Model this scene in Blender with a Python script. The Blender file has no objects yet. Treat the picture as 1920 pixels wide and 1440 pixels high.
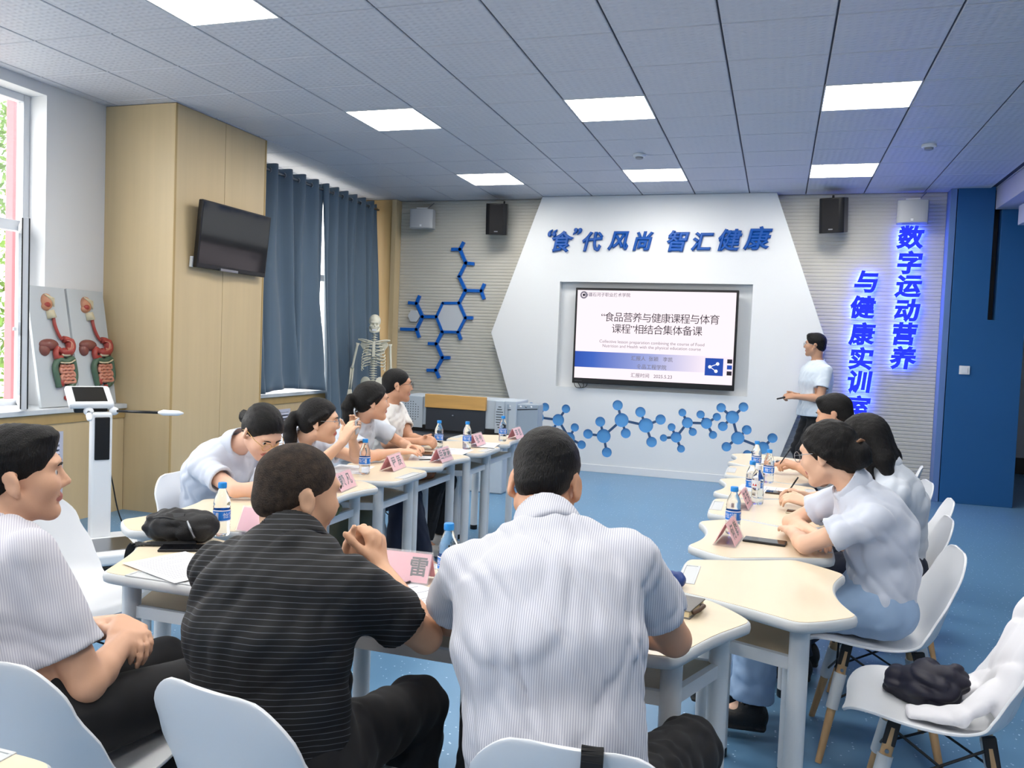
import bpy, bmesh, math, random
import numpy as np
from mathutils import Vector, Matrix

random.seed(7)
SC = bpy.context.scene
COL = SC.collection
PI = math.pi
R = math.radians

# ------------------------------------------------------------------ camera
FPX, YAW, PITCH, ROLL, CAMZ = 1551.8, 0.3087, 0.0463, 0.0395, 1.47
def cam_axes():
    cy, sy = math.cos(YAW), math.sin(YAW)
    w = Vector((-sy*math.cos(PITCH), cy*math.cos(PITCH), -math.sin(PITCH)))
    r = Vector((cy, sy, 0)); u = r.cross(w)
    r2 = r*math.cos(ROLL) + u*math.sin(ROLL); u2 = -r*math.sin(ROLL) + u*math.cos(ROLL)
    return r2, u2, w
CR, CU, CW = cam_axes()
CAMP = Vector((0, 0, CAMZ))
cd = bpy.data.cameras.new('camera'); cam = bpy.data.objects.new('camera', cd); COL.objects.link(cam)
cd.sensor_width = 36; cd.lens = FPX/1920*36; cd.clip_start = 0.05; cd.clip_end = 200
mw = Matrix.Identity(4)
for i in range(3):
    mw[i][0], mw[i][1], mw[i][2], mw[i][3] = CR[i], CU[i], -CW[i], CAMP[i]
cam.matrix_world = mw
SC.camera = cam
def ray(px, py): return CW + CR*((px-960)/FPX) + CU*((720-py)/FPX)
def at_x(px, py, X): d = ray(px, py); return CAMP + d*(X/d.x)
def at_y(px, py, Y): d = ray(px, py); return CAMP + d*(Y/d.y)
def at_z(px, py, Z): d = ray(px, py); return CAMP + d*((Z-CAMZ)/d.z)

# ------------------------------------------------------------------ world and exposure
W = bpy.data.worlds.new('daylight'); SC.world = W; W.use_nodes = True
bg = W.node_tree.nodes['Background']
bg.inputs[0].default_value = (1.0, 0.99, 0.97, 1); bg.inputs[1].default_value = 5.0
SC.view_settings.view_transform = 'Standard'
SC.view_settings.look = 'None'
SC.view_settings.gamma = 1
SC.view_settings.use_curve_mapping = False
SC.view_settings.exposure = 0.36
PANEL_POWER = 21.0      # emission of every ceiling light panel

# ------------------------------------------------------------------ room measures
CEIL = 3.282
WALL_L, WALL_B, HEXF = -5.30, 9.86, 9.70
GX, GY = -3.393, 4.752      # ceiling grid origin, pitch 0.6

# ------------------------------------------------------------------ materials
def lin(c):
    return tuple(((v/255)/12.92 if v/255 <= .04045 else ((v/255+.055)/1.055)**2.4) for v in c[:3])
MATS = {}
def mat(name, col, rough=.5, metal=0., spec=.5, noise=None, bump=None, trans=0., ior=1.45, emit=None, alpha=1., coat=0., sheen=0., stretch=None):
    """noise=(scale, amount) colour variation; bump=(scale, strength)"""
    if name in MATS: return MATS[name]
    m = bpy.data.materials.new(name); m.use_nodes = True; nt = m.node_tree
    b = nt.nodes['Principled BSDF']
    c = lin(col)
    b.inputs['Base Color'].default_value = (*c, 1)
    b.inputs['Roughness'].default_value = rough
    b.inputs['Metallic'].default_value = metal
    b.inputs['Specular IOR Level'].default_value = spec
    b.inputs['Transmission Weight'].default_value = trans
    b.inputs['IOR'].default_value = ior
    b.inputs['Alpha'].default_value = alpha
    b.inputs['Coat Weight'].default_value = coat
    b.inputs['Sheen Weight'].default_value = sheen
    if emit:
        b.inputs['Emission Color'].default_value = (*lin(emit[0]), 1); b.inputs['Emission Strength'].default_value = emit[1]
    tc = None
    def coords():
        nonlocal tc
        if tc is None:
            t = nt.nodes.new('ShaderNodeTexCoord'); tc = t.outputs['Object']
            if stretch:
                mp = nt.nodes.new('ShaderNodeMapping'); mp.inputs['Scale'].default_value = stretch
                nt.links.new(tc, mp.inputs[0]); tc = mp.outputs[0]
        return tc
    if noise:
        n = nt.nodes.new('ShaderNodeTexNoise'); n.inputs['Scale'].default_value = noise[0]; n.inputs['Detail'].default_value = 5
        nt.links.new(coords(), n.inputs['Vector'])
        mr = nt.nodes.new('ShaderNodeMapRange')
        mr.inputs['To Min'].default_value = 1-noise[1]; mr.inputs['To Max'].default_value = 1+noise[1]
        mr.inputs['From Min'].default_value = .25; mr.inputs['From Max'].default_value = .75
        nt.links.new(n.outputs[0], mr.inputs[0])
        mx = nt.nodes.new('ShaderNodeVectorMath'); mx.operation = 'MULTIPLY'
        mx.inputs[0].default_value = c; nt.links.new(mr.outputs[0], mx.inputs[1])
        nt.links.new(mx.outputs[0], b.inputs['Base Color'])
    if bump:
        n = nt.nodes.new('ShaderNodeTexNoise'); n.inputs['Scale'].default_value = bump[0]; n.inputs['Detail'].default_value = 4
        nt.links.new(coords(), n.inputs['Vector'])
        bp = nt.nodes.new('ShaderNodeBump'); bp.inputs['Strength'].default_value = bump[1]; bp.inputs['Distance'].default_value = .01
        nt.links.new(n.outputs[0], bp.inputs['Height']); nt.links.new(bp.outputs[0], b.inputs['Normal'])
    MATS[name] = m
    return m
def emat(name, col, s):
    if name in MATS: return MATS[name]
    m = bpy.data.materials.new(name); m.use_nodes = True; nt = m.node_tree; nt.nodes.clear()
    e = nt.nodes.new('ShaderNodeEmission'); o = nt.nodes.new('ShaderNodeOutputMaterial')
    e.inputs[0].default_value = (*lin(col), 1); e.inputs[1].default_value = s
    nt.links.new(e.outputs[0], o.inputs[0]); MATS[name] = m
    return m
def stripes(name, base, line, axis, pitch, width, rough=.75, noisew=0., bump=None, sheen=.15):
    """fine printed stripes of cloth in object space"""
    m = mat(name, base, rough, sheen=sheen, bump=bump); nt = m.node_tree; b = nt.nodes['Principled BSDF']
    tc = nt.nodes.new('ShaderNodeTexCoord'); sx = nt.nodes.new('ShaderNodeSeparateXYZ')
    nt.links.new(tc.outputs['Object'], sx.inputs[0])
    def mth(op, a, bb=None):
        n = nt.nodes.new('ShaderNodeMath'); n.operation = op
        for i, v in enumerate((a, bb)):
            if v is None: continue
            if isinstance(v, (int, float)): n.inputs[i].default_value = v
            else: nt.links.new(v, n.inputs[i])
        return n.outputs[0]
    s = mth('MULTIPLY', sx.outputs[0], axis[0])
    s = mth('ADD', s, mth('MULTIPLY', sx.outputs[1], axis[1])); s = mth('ADD', s, mth('MULTIPLY', sx.outputs[2], axis[2]))
    if noisew:
        n = nt.nodes.new('ShaderNodeTexNoise'); n.inputs['Scale'].default_value = 6; nt.links.new(tc.outputs['Object'], n.inputs['Vector'])
        s = mth('ADD', s, mth('MULTIPLY', n.outputs[0], noisew))
    f = mth('FRACT', mth('DIVIDE', mth('ADD', s, 50.), pitch))
    k = mth('LESS_THAN', f, width)
    mx = nt.nodes.new('ShaderNodeMix'); mx.data_type = 'RGBA'
    nt.links.new(k, mx.inputs[0]); mx.inputs[6].default_value = (*lin(base), 1); mx.inputs[7].default_value = (*lin(line), 1)
    nt.links.new(mx.outputs[2], b.inputs['Base Color'])
    return m

# ------------------------------------------------------------------ objects
WORLDROOT = set()
def tag(o, label=None, cat=None, group=None, kind=None):
    if label: o['label'] = label
    if cat: o['category'] = cat
    if group: o['group'] = group
    if kind: o['kind'] = kind
    return o
def thing(name, label, cat, loc=(0, 0, 0), rz=0., group=None, world=True):
    o = bpy.data.objects.new(name, None); COL.objects.link(o)
    o.location = loc; o.rotation_euler = (0, 0, rz); o.empty_display_size = .1
    if world: WORLDROOT.add(o.name)
    return tag(o, label, cat, group)
def offset_of(parent):
    v = Vector((0, 0, 0)); p = parent
    while p is not None:
        if p.name in WORLDROOT: return Vector(p.location)
        p = p.parent
    return v
def link(name, me, m=None, parent=None):
    o = bpy.data.objects.new(name, me); COL.objects.link(o)
    if m is not None and len(me.materials) == 0:
        for q in (m if isinstance(m, (list, tuple)) else [m]): me.materials.append(q)
    if parent is not None: o.parent = parent
    return o
def dup(o, parent=None):
    c = o.copy(); COL.objects.link(c); c.parent = parent
    for ch in list(o.children): dup(ch, c)
    return c

class MB:
    """collects simple shapes into one mesh"""
    def __init__(s): s.v = []; s.f = []; s.mi = []; s.cur = 0
    def add(s, vs, fs):
        n = len(s.v); s.v += [tuple(p) for p in vs]; s.f += [tuple(i+n for i in q) for q in fs]; s.mi += [s.cur]*len(fs); return s
    def box(s, x0, x1, y0, y1, z0, z1):
        v = [(x, y, z) for x in (x0, x1) for y in (y0, y1) for z in (z0, z1)]
        return s.add(v, [(0, 1, 3, 2), (4, 6, 7, 5), (0, 4, 5, 1), (2, 3, 7, 6), (0, 2, 6, 4), (1, 5, 7, 3)])
    def obox(s, c, ax, ay, az, hx, hy, hz):
        c = Vector(c); ax, ay, az = [Vector(a).normalized() for a in (ax, ay, az)]
        v = [c+ax*(i*hx)+ay*(j*hy)+az*(k*hz) for i in (-1, 1) for j in (-1, 1) for k in (-1, 1)]
        return s.add(v, [(0, 1, 3, 2), (4, 6, 7, 5), (0, 4, 5, 1), (2, 3, 7, 6), (0, 2, 6, 4), (1, 5, 7, 3)])
    def bar(s, a, b, w, t, up=(0, 0, 1)):
        a = Vector(a); b = Vector(b); d = (b-a); L = d.length; d.normalize()
        x = d.cross(Vector(up));
        if x.length < 1e-4: x = d.cross(Vector((1, 0, 0)))
        x.normalize(); z = x.cross(d)
        return s.obox((a+b)/2, d, x, z, L/2, w/2, t/2)
    def tube(s, pts, r, n=10, caps=True):
        pts = [Vector(p) for p in pts]; m = len(pts); rs = r if isinstance(r, (list, tuple)) else [r]*m
        base = len(s.v); vs = []; prev = None
        for i, p in enumerate(pts):
            d = (pts[min(i+1, m-1)]-pts[max(i-1, 0)]).normalized()
            if prev is None:
                x = d.cross(Vector((0, 0, 1)))
                if x.length < .05: x = d.cross(Vector((1, 0, 0)))
            else: x = prev - d*prev.dot(d)
            x.normalize(); prev = x; y = d.cross(x)
            for k in range(n):
                a = 2*PI*k/n; vs.append(p + (x*math.cos(a)+y*math.sin(a))*rs[i])
        fs = [(i*n+k, i*n+(k+1) % n, (i+1)*n+(k+1) % n, (i+1)*n+k) for i in range(m-1) for k in range(n)]
        if caps: fs += [tuple(range(n-1, -1, -1)), tuple(range((m-1)*n, m*n))]
        return s.add(vs, fs)
    def lathe(s, prof, n=24, c=(0, 0, 0), ax=None):
        """prof [(radius, height)] about z"""
        c = Vector(c); vs = []; m = len(prof)
        for (r, z) in prof:
            for k in range(n):
                a = 2*PI*k/n; vs.append(c+Vector((r*math.cos(a), r*math.sin(a), z)))
        fs = [(i*n+k, i*n+(k+1) % n, (i+1)*n+(k+1) % n, (i+1)*n+k) for i in range(m-1) for k in range(n)]
        fs += [tuple(range(n-1, -1, -1)), tuple(range((m-1)*n, m*n))]
        return s.add(vs, fs)
    def prism(s, poly, z0, z1, f=None):
        """poly 2D; f maps (x, y, z) to a point"""
        n = len(poly); f = f or (lambda x, y, z: (x, y, z))
        vs = [f(x, y, z0) for x, y in poly] + [f(x, y, z1) for x, y in poly]
        fs = [tuple(range(n-1, -1, -1)), tuple(range(n, 2*n))] + [(i, (i+1) % n, n+(i+1) % n, n+i) for i in range(n)]
        return s.add(vs, fs)
    def ball(s, c, r, n=12, m=8, ax=None):
        c = Vector(c); rr = r if isinstance(r, (tuple, list)) else (r, r, r); vs = []; fs = []
        A = ax or (Vector((1, 0, 0)), Vector((0, 1, 0)), Vector((0, 0, 1)))
        for i in range(1, m):
            t = PI*i/m
            for k in range(n):
                a = 2*PI*k/n
                vs.append(c + A[0]*(rr[0]*math.sin(t)*math.cos(a)) + A[1]*(rr[1]*math.sin(t)*math.sin(a)) + A[2]*(rr[2]*math.cos(t)))
        vs += [c+A[2]*rr[2], c-A[2]*rr[2]]; q = len(vs)
        for i in range(m-2):
            for k in range(n): fs.append((i*n+k, (i+1)*n+k, (i+1)*n+(k+1) % n, i*n+(k+1) % n))
        for k in range(n): fs.append((q-2, k, (k+1) % n)); fs.append((q-1, (m-2)*n+(k+1) % n, (m-2)*n+k))
        return s.add(vs, fs)
    def mesh(s, name='m', off=None, smooth=False):
        off = off or Vector((0, 0, 0))
        me = bpy.data.meshes.new(name)
        me.from_pydata([(x-off[0], y-off[1], z-off[2]) for x, y, z in s.v], [], s.f); me.update()
        if any(s.mi): me.polygons.foreach_set('material_index', s.mi)
        bm = bmesh.new(); bm.from_mesh(me); bmesh.ops.recalc_face_normals(bm, faces=bm.faces); bm.to_mesh(me); bm.free()
        if smooth: me.polygons.foreach_set('use_smooth', [True]*len(me.polygons))
        return me
    def build(s, name, m, parent=None, smooth=False, bevel=0., seg=2, kind=None, auto=None):
        me = s.mesh(name, offset_of(parent), smooth or bool(auto) or bevel > 0)
        o = link(name, me, m, parent)
        if bevel:
            b = o.modifiers.new('bevel', 'BEVEL'); b.width = bevel; b.segments = seg; b.limit_method = 'ANGLE'; b.angle_limit = R(40)
            b.harden_normals = True
        if bevel or auto:
            me.set_sharp_from_angle(angle=R(auto or 40))
        if kind: o['kind'] = kind
        return o

def chaikin(poly, n=2, closed=True):
    for _ in range(n):
        out = []
        for i in range(len(poly)):
            a = poly[i]; b = poly[(i+1) % len(poly)]
            out += [tuple(.75*p+.25*q for p, q in zip(a, b)), tuple(.25*p+.75*q for p, q in zip(a, b))]
        poly = out
    return poly
def catmull(pts, n=6):
    pts = [Vector(p) for p in pts]; out = []
    for i in range(len(pts)-1):
        p0 = pts[max(i-1, 0)]; p1 = pts[i]; p2 = pts[i+1]; p3 = pts[min(i+2, len(pts)-1)]
        for k in range(n):
            t = k/n
            out.append(.5*((2*p1)+(p2-p0)*t+(2*p0-5*p1+4*p2-p3)*t*t+(3*p1-p0-3*p2+p3)*t**3))
    return out+[pts[-1]]
def inset(poly, d):
    n = len(poly); out = []
    for i in range(n):
        a = Vector(poly[i-1]); b = Vector(poly[i]); c = Vector(poly[(i+1) % n])
        e1 = (b-a).normalized(); e2 = (c-b).normalized()
        nn = Vector((-e1.y-e2.y, e1.x+e2.x)).normalized()
        out.append(tuple(b+nn*d))
    return out

FCACHE = {}
def text_mesh(s, size, depth=0., bold=0., shear=0., align='CENTER', spacing=1., bev=0.):
    key = (s, size, depth, bold, shear, align, spacing, bev)
    if key in FCACHE: return FCACHE[key]
    cu = bpy.data.curves.new('text', 'FONT'); cu.body = s; cu.size = size; cu.extrude = depth; cu.offset = bold; cu.bevel_depth = bev; cu.bevel_resolution = 0; cu.shear = shear
    cu.align_x = align; cu.align_y = 'CENTER'; cu.resolution_u = 3; cu.space_character = spacing
    o = bpy.data.objects.new('text', cu); COL.objects.link(o)
    dg = bpy.context.evaluated_depsgraph_get(); dg.update()
    me = bpy.data.meshes.new_from_object(o.evaluated_get(dg)); me.materials.clear()
    bpy.data.objects.remove(o); bpy.data.curves.remove(cu)
    FCACHE[key] = me
    return me
def text(s, size, loc, m, parent, xdir, ydir, name='lettering', depth=0.0005, bold=0., shear=0., align='CENTER', spacing=1., center=False, bev=0.):
    """text whose reading direction is xdir and whose up is ydir; loc in parent's own space or world if parent is a world root"""
    me0 = text_mesh(s, size, depth, bold, shear, align, spacing, bev)
    me = me0.copy()
    x = Vector(xdir).normalized(); y = Vector(ydir).normalized(); z = x.cross(y)
    c = Vector((0, 0, 0))
    if center and len(me.vertices):
        lo = [min(v.co[i] for v in me.vertices) for i in (0, 1)]; hi = [max(v.co[i] for v in me.vertices) for i in (0, 1)]
        c = Vector(((lo[0]+hi[0])/2, (lo[1]+hi[1])/2, 0))
    off = offset_of(parent); L = Vector(loc)-off
    for v in me.vertices:
        p = v.co-c; v.co = L + x*p.x + y*p.y + z*p.z
    return link(name, me, m, parent)
# ================================================================== materials of the room
m_wall = mat('white_wall_paint', (228, 229, 231), .7, bump=(120, .04))
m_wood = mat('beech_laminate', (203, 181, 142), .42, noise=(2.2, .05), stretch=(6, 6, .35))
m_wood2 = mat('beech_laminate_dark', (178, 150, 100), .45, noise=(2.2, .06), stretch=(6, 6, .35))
m_blue = mat('deep_blue_panel', (32, 90, 146), .38, noise=(1.5, .04))
m_bluetrim = mat('light_blue_trim', (96, 128, 182), .4)
m_white = mat('white_plastic', (226, 229, 233), .38)
m_sill = mat('pale_stone', (205, 210, 214), .35, noise=(30, .03))
m_frame = mat('white_window_frame', (214, 217, 222), .35)
m_black = mat('black_plastic', (16, 17, 20), .35)
m_dark = mat('dark_void', (8, 9, 12), .8)
m_grid = mat('ceiling_grid_dark', (58, 62, 74), .7)
m_hex = mat('white_feature_panel', (226, 229, 232), .55)
m_steel = mat('steel', (150, 153, 158), .3, metal=1.)
m_slat = mat('grey_ridged_cladding', (196, 194, 186), .65)
m_glass = mat('window_glass', (225, 238, 240), .02, spec=.4, alpha=.10)

def floor_mat():
    m = mat('blue_speckled_vinyl', (99, 142, 178), .34, spec=.4); nt = m.node_tree; b = nt.nodes['Principled BSDF']
    tc = nt.nodes.new('ShaderNodeTexCoord')
    v = nt.nodes.new('ShaderNodeTexVoronoi'); v.inputs['Scale'].default_value = 42; nt.links.new(tc.outputs['Object'], v.inputs['Vector'])
    lt = nt.nodes.new('ShaderNodeMath'); lt.operation = 'LESS_THAN'; lt.inputs[1].default_value = .16; nt.links.new(v.outputs['Distance'], lt.inputs[0])
    sep = nt.nodes.new('ShaderNodeSeparateColor'); nt.links.new(v.outputs['Color'], sep.inputs[0])
    gt = nt.nodes.new('ShaderNodeMath'); gt.operation = 'GREATER_THAN'; gt.inputs[1].default_value = .62; nt.links.new(sep.outputs[0], gt.inputs[0])
    mu = nt.nodes.new('ShaderNodeMath'); mu.operation = 'MULTIPLY'; nt.links.new(lt.outputs[0], mu.inputs[0]); nt.links.new(gt.outputs[0], mu.inputs[1])
    n = nt.nodes.new('ShaderNodeTexNoise'); n.inputs['Scale'].default_value = 1.3; n.inputs['Detail'].default_value = 6; nt.links.new(tc.outputs['Object'], n.inputs['Vector'])
    r = nt.nodes.new('ShaderNodeMapRange'); r.inputs['To Min'].default_value = .9; r.inputs['To Max'].default_value = 1.1; nt.links.new(n.outputs[0], r.inputs[0])
    vm = nt.nodes.new('ShaderNodeVectorMath'); vm.operation = 'MULTIPLY'; vm.inputs[0].default_value = lin((99, 142, 178)); nt.links.new(r.outputs[0], vm.inputs[1])
    mx = nt.nodes.new('ShaderNodeMix'); mx.data_type = 'RGBA'; nt.links.new(mu.outputs[0], mx.inputs[0])
    nt.links.new(vm.outputs[0], mx.inputs[6]); mx.inputs[7].default_value = (*lin((190, 215, 235)), 1)
    nt.links.new(mx.outputs[2], b.inputs['Base Color'])
    return m
def tile_mat():
    m = mat('embossed_ceiling_tile', (200, 202, 211), .5); nt = m.node_tree; b = nt.nodes['Principled BSDF']
    tc = nt.nodes.new('ShaderNodeTexCoord')
    w = nt.nodes.new('ShaderNodeTexWave'); w.inputs['Scale'].default_value = 7.5; w.inputs['Distortion'].default_value = 2.2
    w.inputs['Detail'].default_value = 0; w.inputs['Detail Scale'].default_value = 3
    w.bands_direction = 'Y'
    mp = nt.nodes.new('ShaderNodeMapping'); mp.inputs['Scale'].default_value = (1.2, 1, 1)
    nt.links.new(tc.outputs['Object'], mp.inputs[0]); nt.links.new(mp.outputs[0], w.inputs['Vector'])
    w2 = nt.nodes.new('ShaderNodeTexWave'); w2.inputs['Scale'].default_value = 6; w2.bands_direction = 'X'; w2.inputs['Distortion'].default_value = 1.5
    nt.links.new(tc.outputs['Object'], w2.inputs['Vector'])
    mu = nt.nodes.new('ShaderNodeMath'); mu.operation = 'MULTIPLY'; nt.links.new(w.outputs['Fac'], mu.inputs[0]); nt.links.new(w2.outputs['Fac'], mu.inputs[1])
    bp = nt.nodes.new('ShaderNodeBump'); bp.inputs['Strength'].default_value = .45; bp.inputs['Distance'].default_value = .006
    nt.links.new(mu.outputs[0], bp.inputs['Height']); nt.links.new(bp.outputs[0], b.inputs['Normal'])
    return m
m_floor = floor_mat(); m_tile = tile_mat()

def struct(name, mb, m, parent=None, **k):
    o = mb.build(name, m, parent, **k)
    if parent is None: o['kind'] = 'structure'
    return o
# ------------------------------------------------------------------ floor, far walls
floor = struct('floor', MB().box(-5.6, 6.2, -4.2, 13.2, -.1, 0), m_floor)
struct('wall_right', MB().box(6.0, 6.2, -4.2, 13.2, 0, 3.5), m_wall)
struct('wall_front', MB().box(-5.6, 6.2, -4.2, -4.0, 0, 3.5), m_wall)
struct('wall_corridor', MB().box(1.0, 6.2, 12.8, 13.0, 0, 3.5), mat('corridor_grey', (186, 188, 194), .6))
struct('baseboard_corridor', MB().box(1.0, 6.0, 12.76, 12.8, 0, .22), m_black)
struct('wall_corridor_side', MB().box(1.0, 1.15, 10.05, 12.8, 0, 3.5), m_wall)

# ------------------------------------------------------------------ left wall with three windows
wl = MB()
x0, x1 = -5.56, WALL_L
wins = [(-2.2, -0.2), (0.9, 2.7), (3.05, 4.90), (6.95, 9.35)]
zs, zt = .86, 3.20
edges = [-4.2] + [e for w in wins for e in w] + [13.2]
for i in range(0, len(edges), 2): wl.box(x0, x1, edges[i], edges[i+1], 0, 3.5)
for a, b in wins: wl.box(x0, x1, a, b, 0, zs); wl.box(x0, x1, a, b, zt, 3.5)
wall_left = struct('wall_left', wl, m_wall)
XF = -5.50
def window(i, a, b, open_sash=False):
    f = MB(); t = .055
    f.box(XF-.03, XF+.04, a, a+t, zs, zt); f.box(XF-.03, XF+.04, b-t, b, zs, zt)
    f.box(XF-.03, XF+.04, a+t, b-t, zs, zs+t); f.box(XF-.03, XF+.04, a+t, b-t, zt-t, zt)
    zm = 2.22
    f.box(XF-.03, XF+.04, a+t, b-t, zm-.04, zm+.04)
    mid = (a+b)/2
    f.box(XF-.03, XF+.04, mid-.03, mid+.03, zs+t, zm-.04)
    w = struct('window_%d' % i+('_offscreen' if b < 3 else ''), f, m_frame, bevel=.004)
    MB().box(XF-.004, XF+.004, a+t, b-t, zm+.04, zt-t).build('upper_pane', m_glass, w)
    MB().box(XF-.004, XF+.004, a+t, mid-.03, zs+t, zm-.04).build('lower_pane', m_glass, w)
    if open_sash:
        # inward casement seen almost edge on, hinged on the far jamb
        hx, hy = XF+.04, b-t-.01
        ang = R(51); d = Vector((math.sin(ang), -math.cos(ang), 0)); n = Vector((-d.y, d.x, 0))
        L = .62; c0 = Vector((hx, hy, 0))
        s = MB()
        for (u0, u1, z0, z1) in ((0, .06, zs+.03, zm), (L-.06, L, zs+.03, zm), (.06, L-.06, zs+.03, zs+.09), (.06, L-.06, zm-.06, zm)):
            s.obox(c0+d*((u0+u1)/2)+Vector((0, 0, (z0+z1)/2)), d, n, (0, 0, 1), (u1-u0)/2, .022, (z1-z0)/2)
        so = s.build('casement_sash', m_frame, w, bevel=.003)
        for k_ in (-.021, .021): g = MB(); g.obox(c0+d*(L+.001)+n*k_+Vector((0, 0, (zs+zm)/2+.015)), d, n, (0, 0, 1), .003, .004, (zm-zs)/2-.02); g.build('gasket', m_black, so)
        h = MB(); p = c0+d*(L-.03)-n*.03+Vector((0, 0, 1.45))
        h.obox(p, d, n, (0, 0, 1), .014, .012, .05); h.obox(p-n*.03+d*.03, d, n, (0, 0, 1), .05, .01, .012); h.build('handle', m_white, so, bevel=.003)
        MB().obox(c0+d*(L/2)+Vector((0, 0, (zs+zm)/2)), d, n, (0, 0, 1), L/2-.06, .003, (zm-zs)/2-.09).build('sash_pane', m_glass, so)
    else:
        MB().box(XF-.004, XF+.004, mid+.03, b-t, zs+t, zm-.04).build('lower_pane', m_glass, w)
    return w
for i, (a, b) in enumerate(wins): window(i+1, a, b, i == 2)

# ------------------------------------------------------------------ radiator covers with louvred grilles under the windows
m_louvre = mat('lilac_white_louvre', (196, 198, 216), .45)
def cover(n, xf, y0, y1, grilles, label):
    t = thing('radiator_cover', label, 'radiator cover', (xf, (y0+y1)/2, 0))
    # hollow cabinet: two ends, a floor board and a front cut out behind every grille
    b = MB().box(WALL_L+.002, xf-.018, y0, y0+.018, 0, .835); b.box(WALL_L+.002, xf-.018, y1-.018, y1, 0, .835); b.box(WALL_L+.002, xf-.018, y0+.018, y1-.018, 0, .018)
    e = y0
    for (g0, g1, z0, z1) in grilles:
        b.box(xf-.018, xf, e, g0+.02, 0, .835); b.box(xf-.018, xf, g0+.02, g1-.02, 0, z0+.02); b.box(xf-.018, xf, g0+.02, g1-.02, z1-.02, .835); e = g1-.02
    b.box(xf-.018, xf, e, y1, 0, .835); b.build('cabinet_box', m_wood, t)
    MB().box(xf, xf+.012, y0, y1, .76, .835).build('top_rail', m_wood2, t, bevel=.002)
    MB().box(WALL_L-.2, xf+.035, y0 if n == 2 else y0, y1, .837, .875).build('sill_slab', m_sill, t, bevel=.006)
    for (g0, g1, z0, z1) in grilles:
        f = MB(); w = .035
        for q in ((g0, g0+w, z0, z1), (g1-w, g1, z0, z1), (g0+w, g1-w, z0, z0+w), (g0+w, g1-w, z1-w, z1)): f.box(xf, xf+.016, *q)
        fo = f.build('grille_frame', m_louvre, t, bevel=.002)
        k = 12; h = (z1-z0-2*w)/k
        sm = MB(); sm.obox((0, 0, 0), (0, 1, 0), (1, 0, .55), (-.55, 0, 1), (g1-g0)/2-w, .009, .0105*h/.036)
        me = sm.mesh('louvre'); me.materials.append(m_louvre)
        off = offset_of(t)
        for i in range(k):
            s = link('louvre', me, None, fo); s.location = Vector((xf+.010, (g0+g1)/2, z0+w+h*(i+.5)))-off
    return t
gp = at_x(116, 800, -5.06)
cover(1, -5.06, 2.6, 5.462, [(gp.y-.95, gp.y, .20, .70)], 'beech radiator cover with lilac louvred grille beside the body scale')
cover(2, -4.98, 6.70, 9.68, [(6.85, 7.75, .2, .70), (8.1, 9.2, .2, .70)], 'beech radiator cover below the grey curtain')

# ------------------------------------------------------------------ beech column carrying the small television
pc = thing('wall_column', 'wide beech laminate column between the two windows', 'column', (-4.95, 6.07, 0))
MB().box(WALL_L+.002, -4.626, 5.47, 6.68, 0, CEIL-.005).build('column_body', m_wood, pc)
MB().box(-4.612, -4.606, 5.466, 5.486, 0, CEIL-.006).build('corner_strip', m_wood2, pc)
MB().box(-4.612, -4.606, 6.664, 6.684, 0, CEIL-.006).build('corner_strip', m_wood2, pc)
sy = at_x(418, 500, -4.61).y
for ya_, yb_ in ((5.47, sy-.0025), (sy+.0025, 6.68)): MB().box(-4.6255, -4.61, ya_, yb_, 0, CEIL-.005).build('side_panel', m_wood, pc)
cc = thing('corner_column', 'narrow beech laminate column in the corner behind the skeleton', 'column', (-5.0, 9.78, 0))
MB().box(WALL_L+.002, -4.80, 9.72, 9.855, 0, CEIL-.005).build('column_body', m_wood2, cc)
MB().box(-4.80, -4.735, 9.70, 9.855, 0, CEIL-.005).build('edge_strip', m_wood, cc, bevel=.003)

# ------------------------------------------------------------------ back wall: ridged cladding, blue end, feature panel
struct('wall_back', MB().box(-5.6, 2.40, WALL_B+.02, WALL_B+.2, 0, 3.5), m_wall)
rb = MB(); n = 83; h = CEIL/n
prof = []
for i in range(n):
    prof += [(WALL_B, i*h), (WALL_B-.006, i*h+.006), (WALL_B-.006, (i+1)*h-.011), (WALL_B, (i+1)*h-.006)]
xs = [-4.735, 1.63]
vs = [(x, y, z) for x in xs for (y, z) in prof]; k = len(prof)
rb.add(vs, [(i, i+1, k+i+1, k+i) for i in range(k-1)])
rbo = struct('wall_back_cladding', rb, m_slat)
z = CEIL
bl = MB()
bl.prism([(1.70, 0), (2.385, 0), (2.385, 3.40), (2.115, 3.40), (2.115, 1.93), (2.045, 1.93), (2.045, 3.40), (1.70, 3.40)], 9.66, 9.88, lambda x, y, t: (x, t, y))
wb = struct('wall_back_blue', bl, m_blue, bevel=.003)
MB().box(2.046, 2.114, 9.80, 9.86, 1.93, 3.4).build('slot_backing', m_black, wb)  # black sheet set in so the slot reads as a dark recess
struct('trim_1', MB().box(1.632, 1.692, 9.66, 9.86, 0, CEIL-.002), m_bluetrim, bevel=.003)
struct('trim_2', MB().box(2.05, 2.42, 3.2, 9.655, 3.06, 3.279), mat('lilac_beam', (176, 178, 196), .6), bevel=.004)
struct('trim_3', MB().box(2.20, 2.75, 3.2, 9.4, 2.86, 3.05), mat('pale_duct', (196, 200, 214), .55), bevel=.004)
sw = thing('light_switch', 'square white switch plate on the blue wall', 'switch', at_y(1808, 694, 9.655))
c = at_y(1808, 694, 9.66)
MB().box(c.x-.05, c.x+.05, 9.645, 9.658, c.z-.045, c.z+.045).build('plate', m_white, sw, bevel=.004)
MB().box(c.x-.03, c.x+.03, 9.640, 9.645, c.z-.03, c.z+.03).build('rocker', m_white, sw, bevel=.003)

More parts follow.
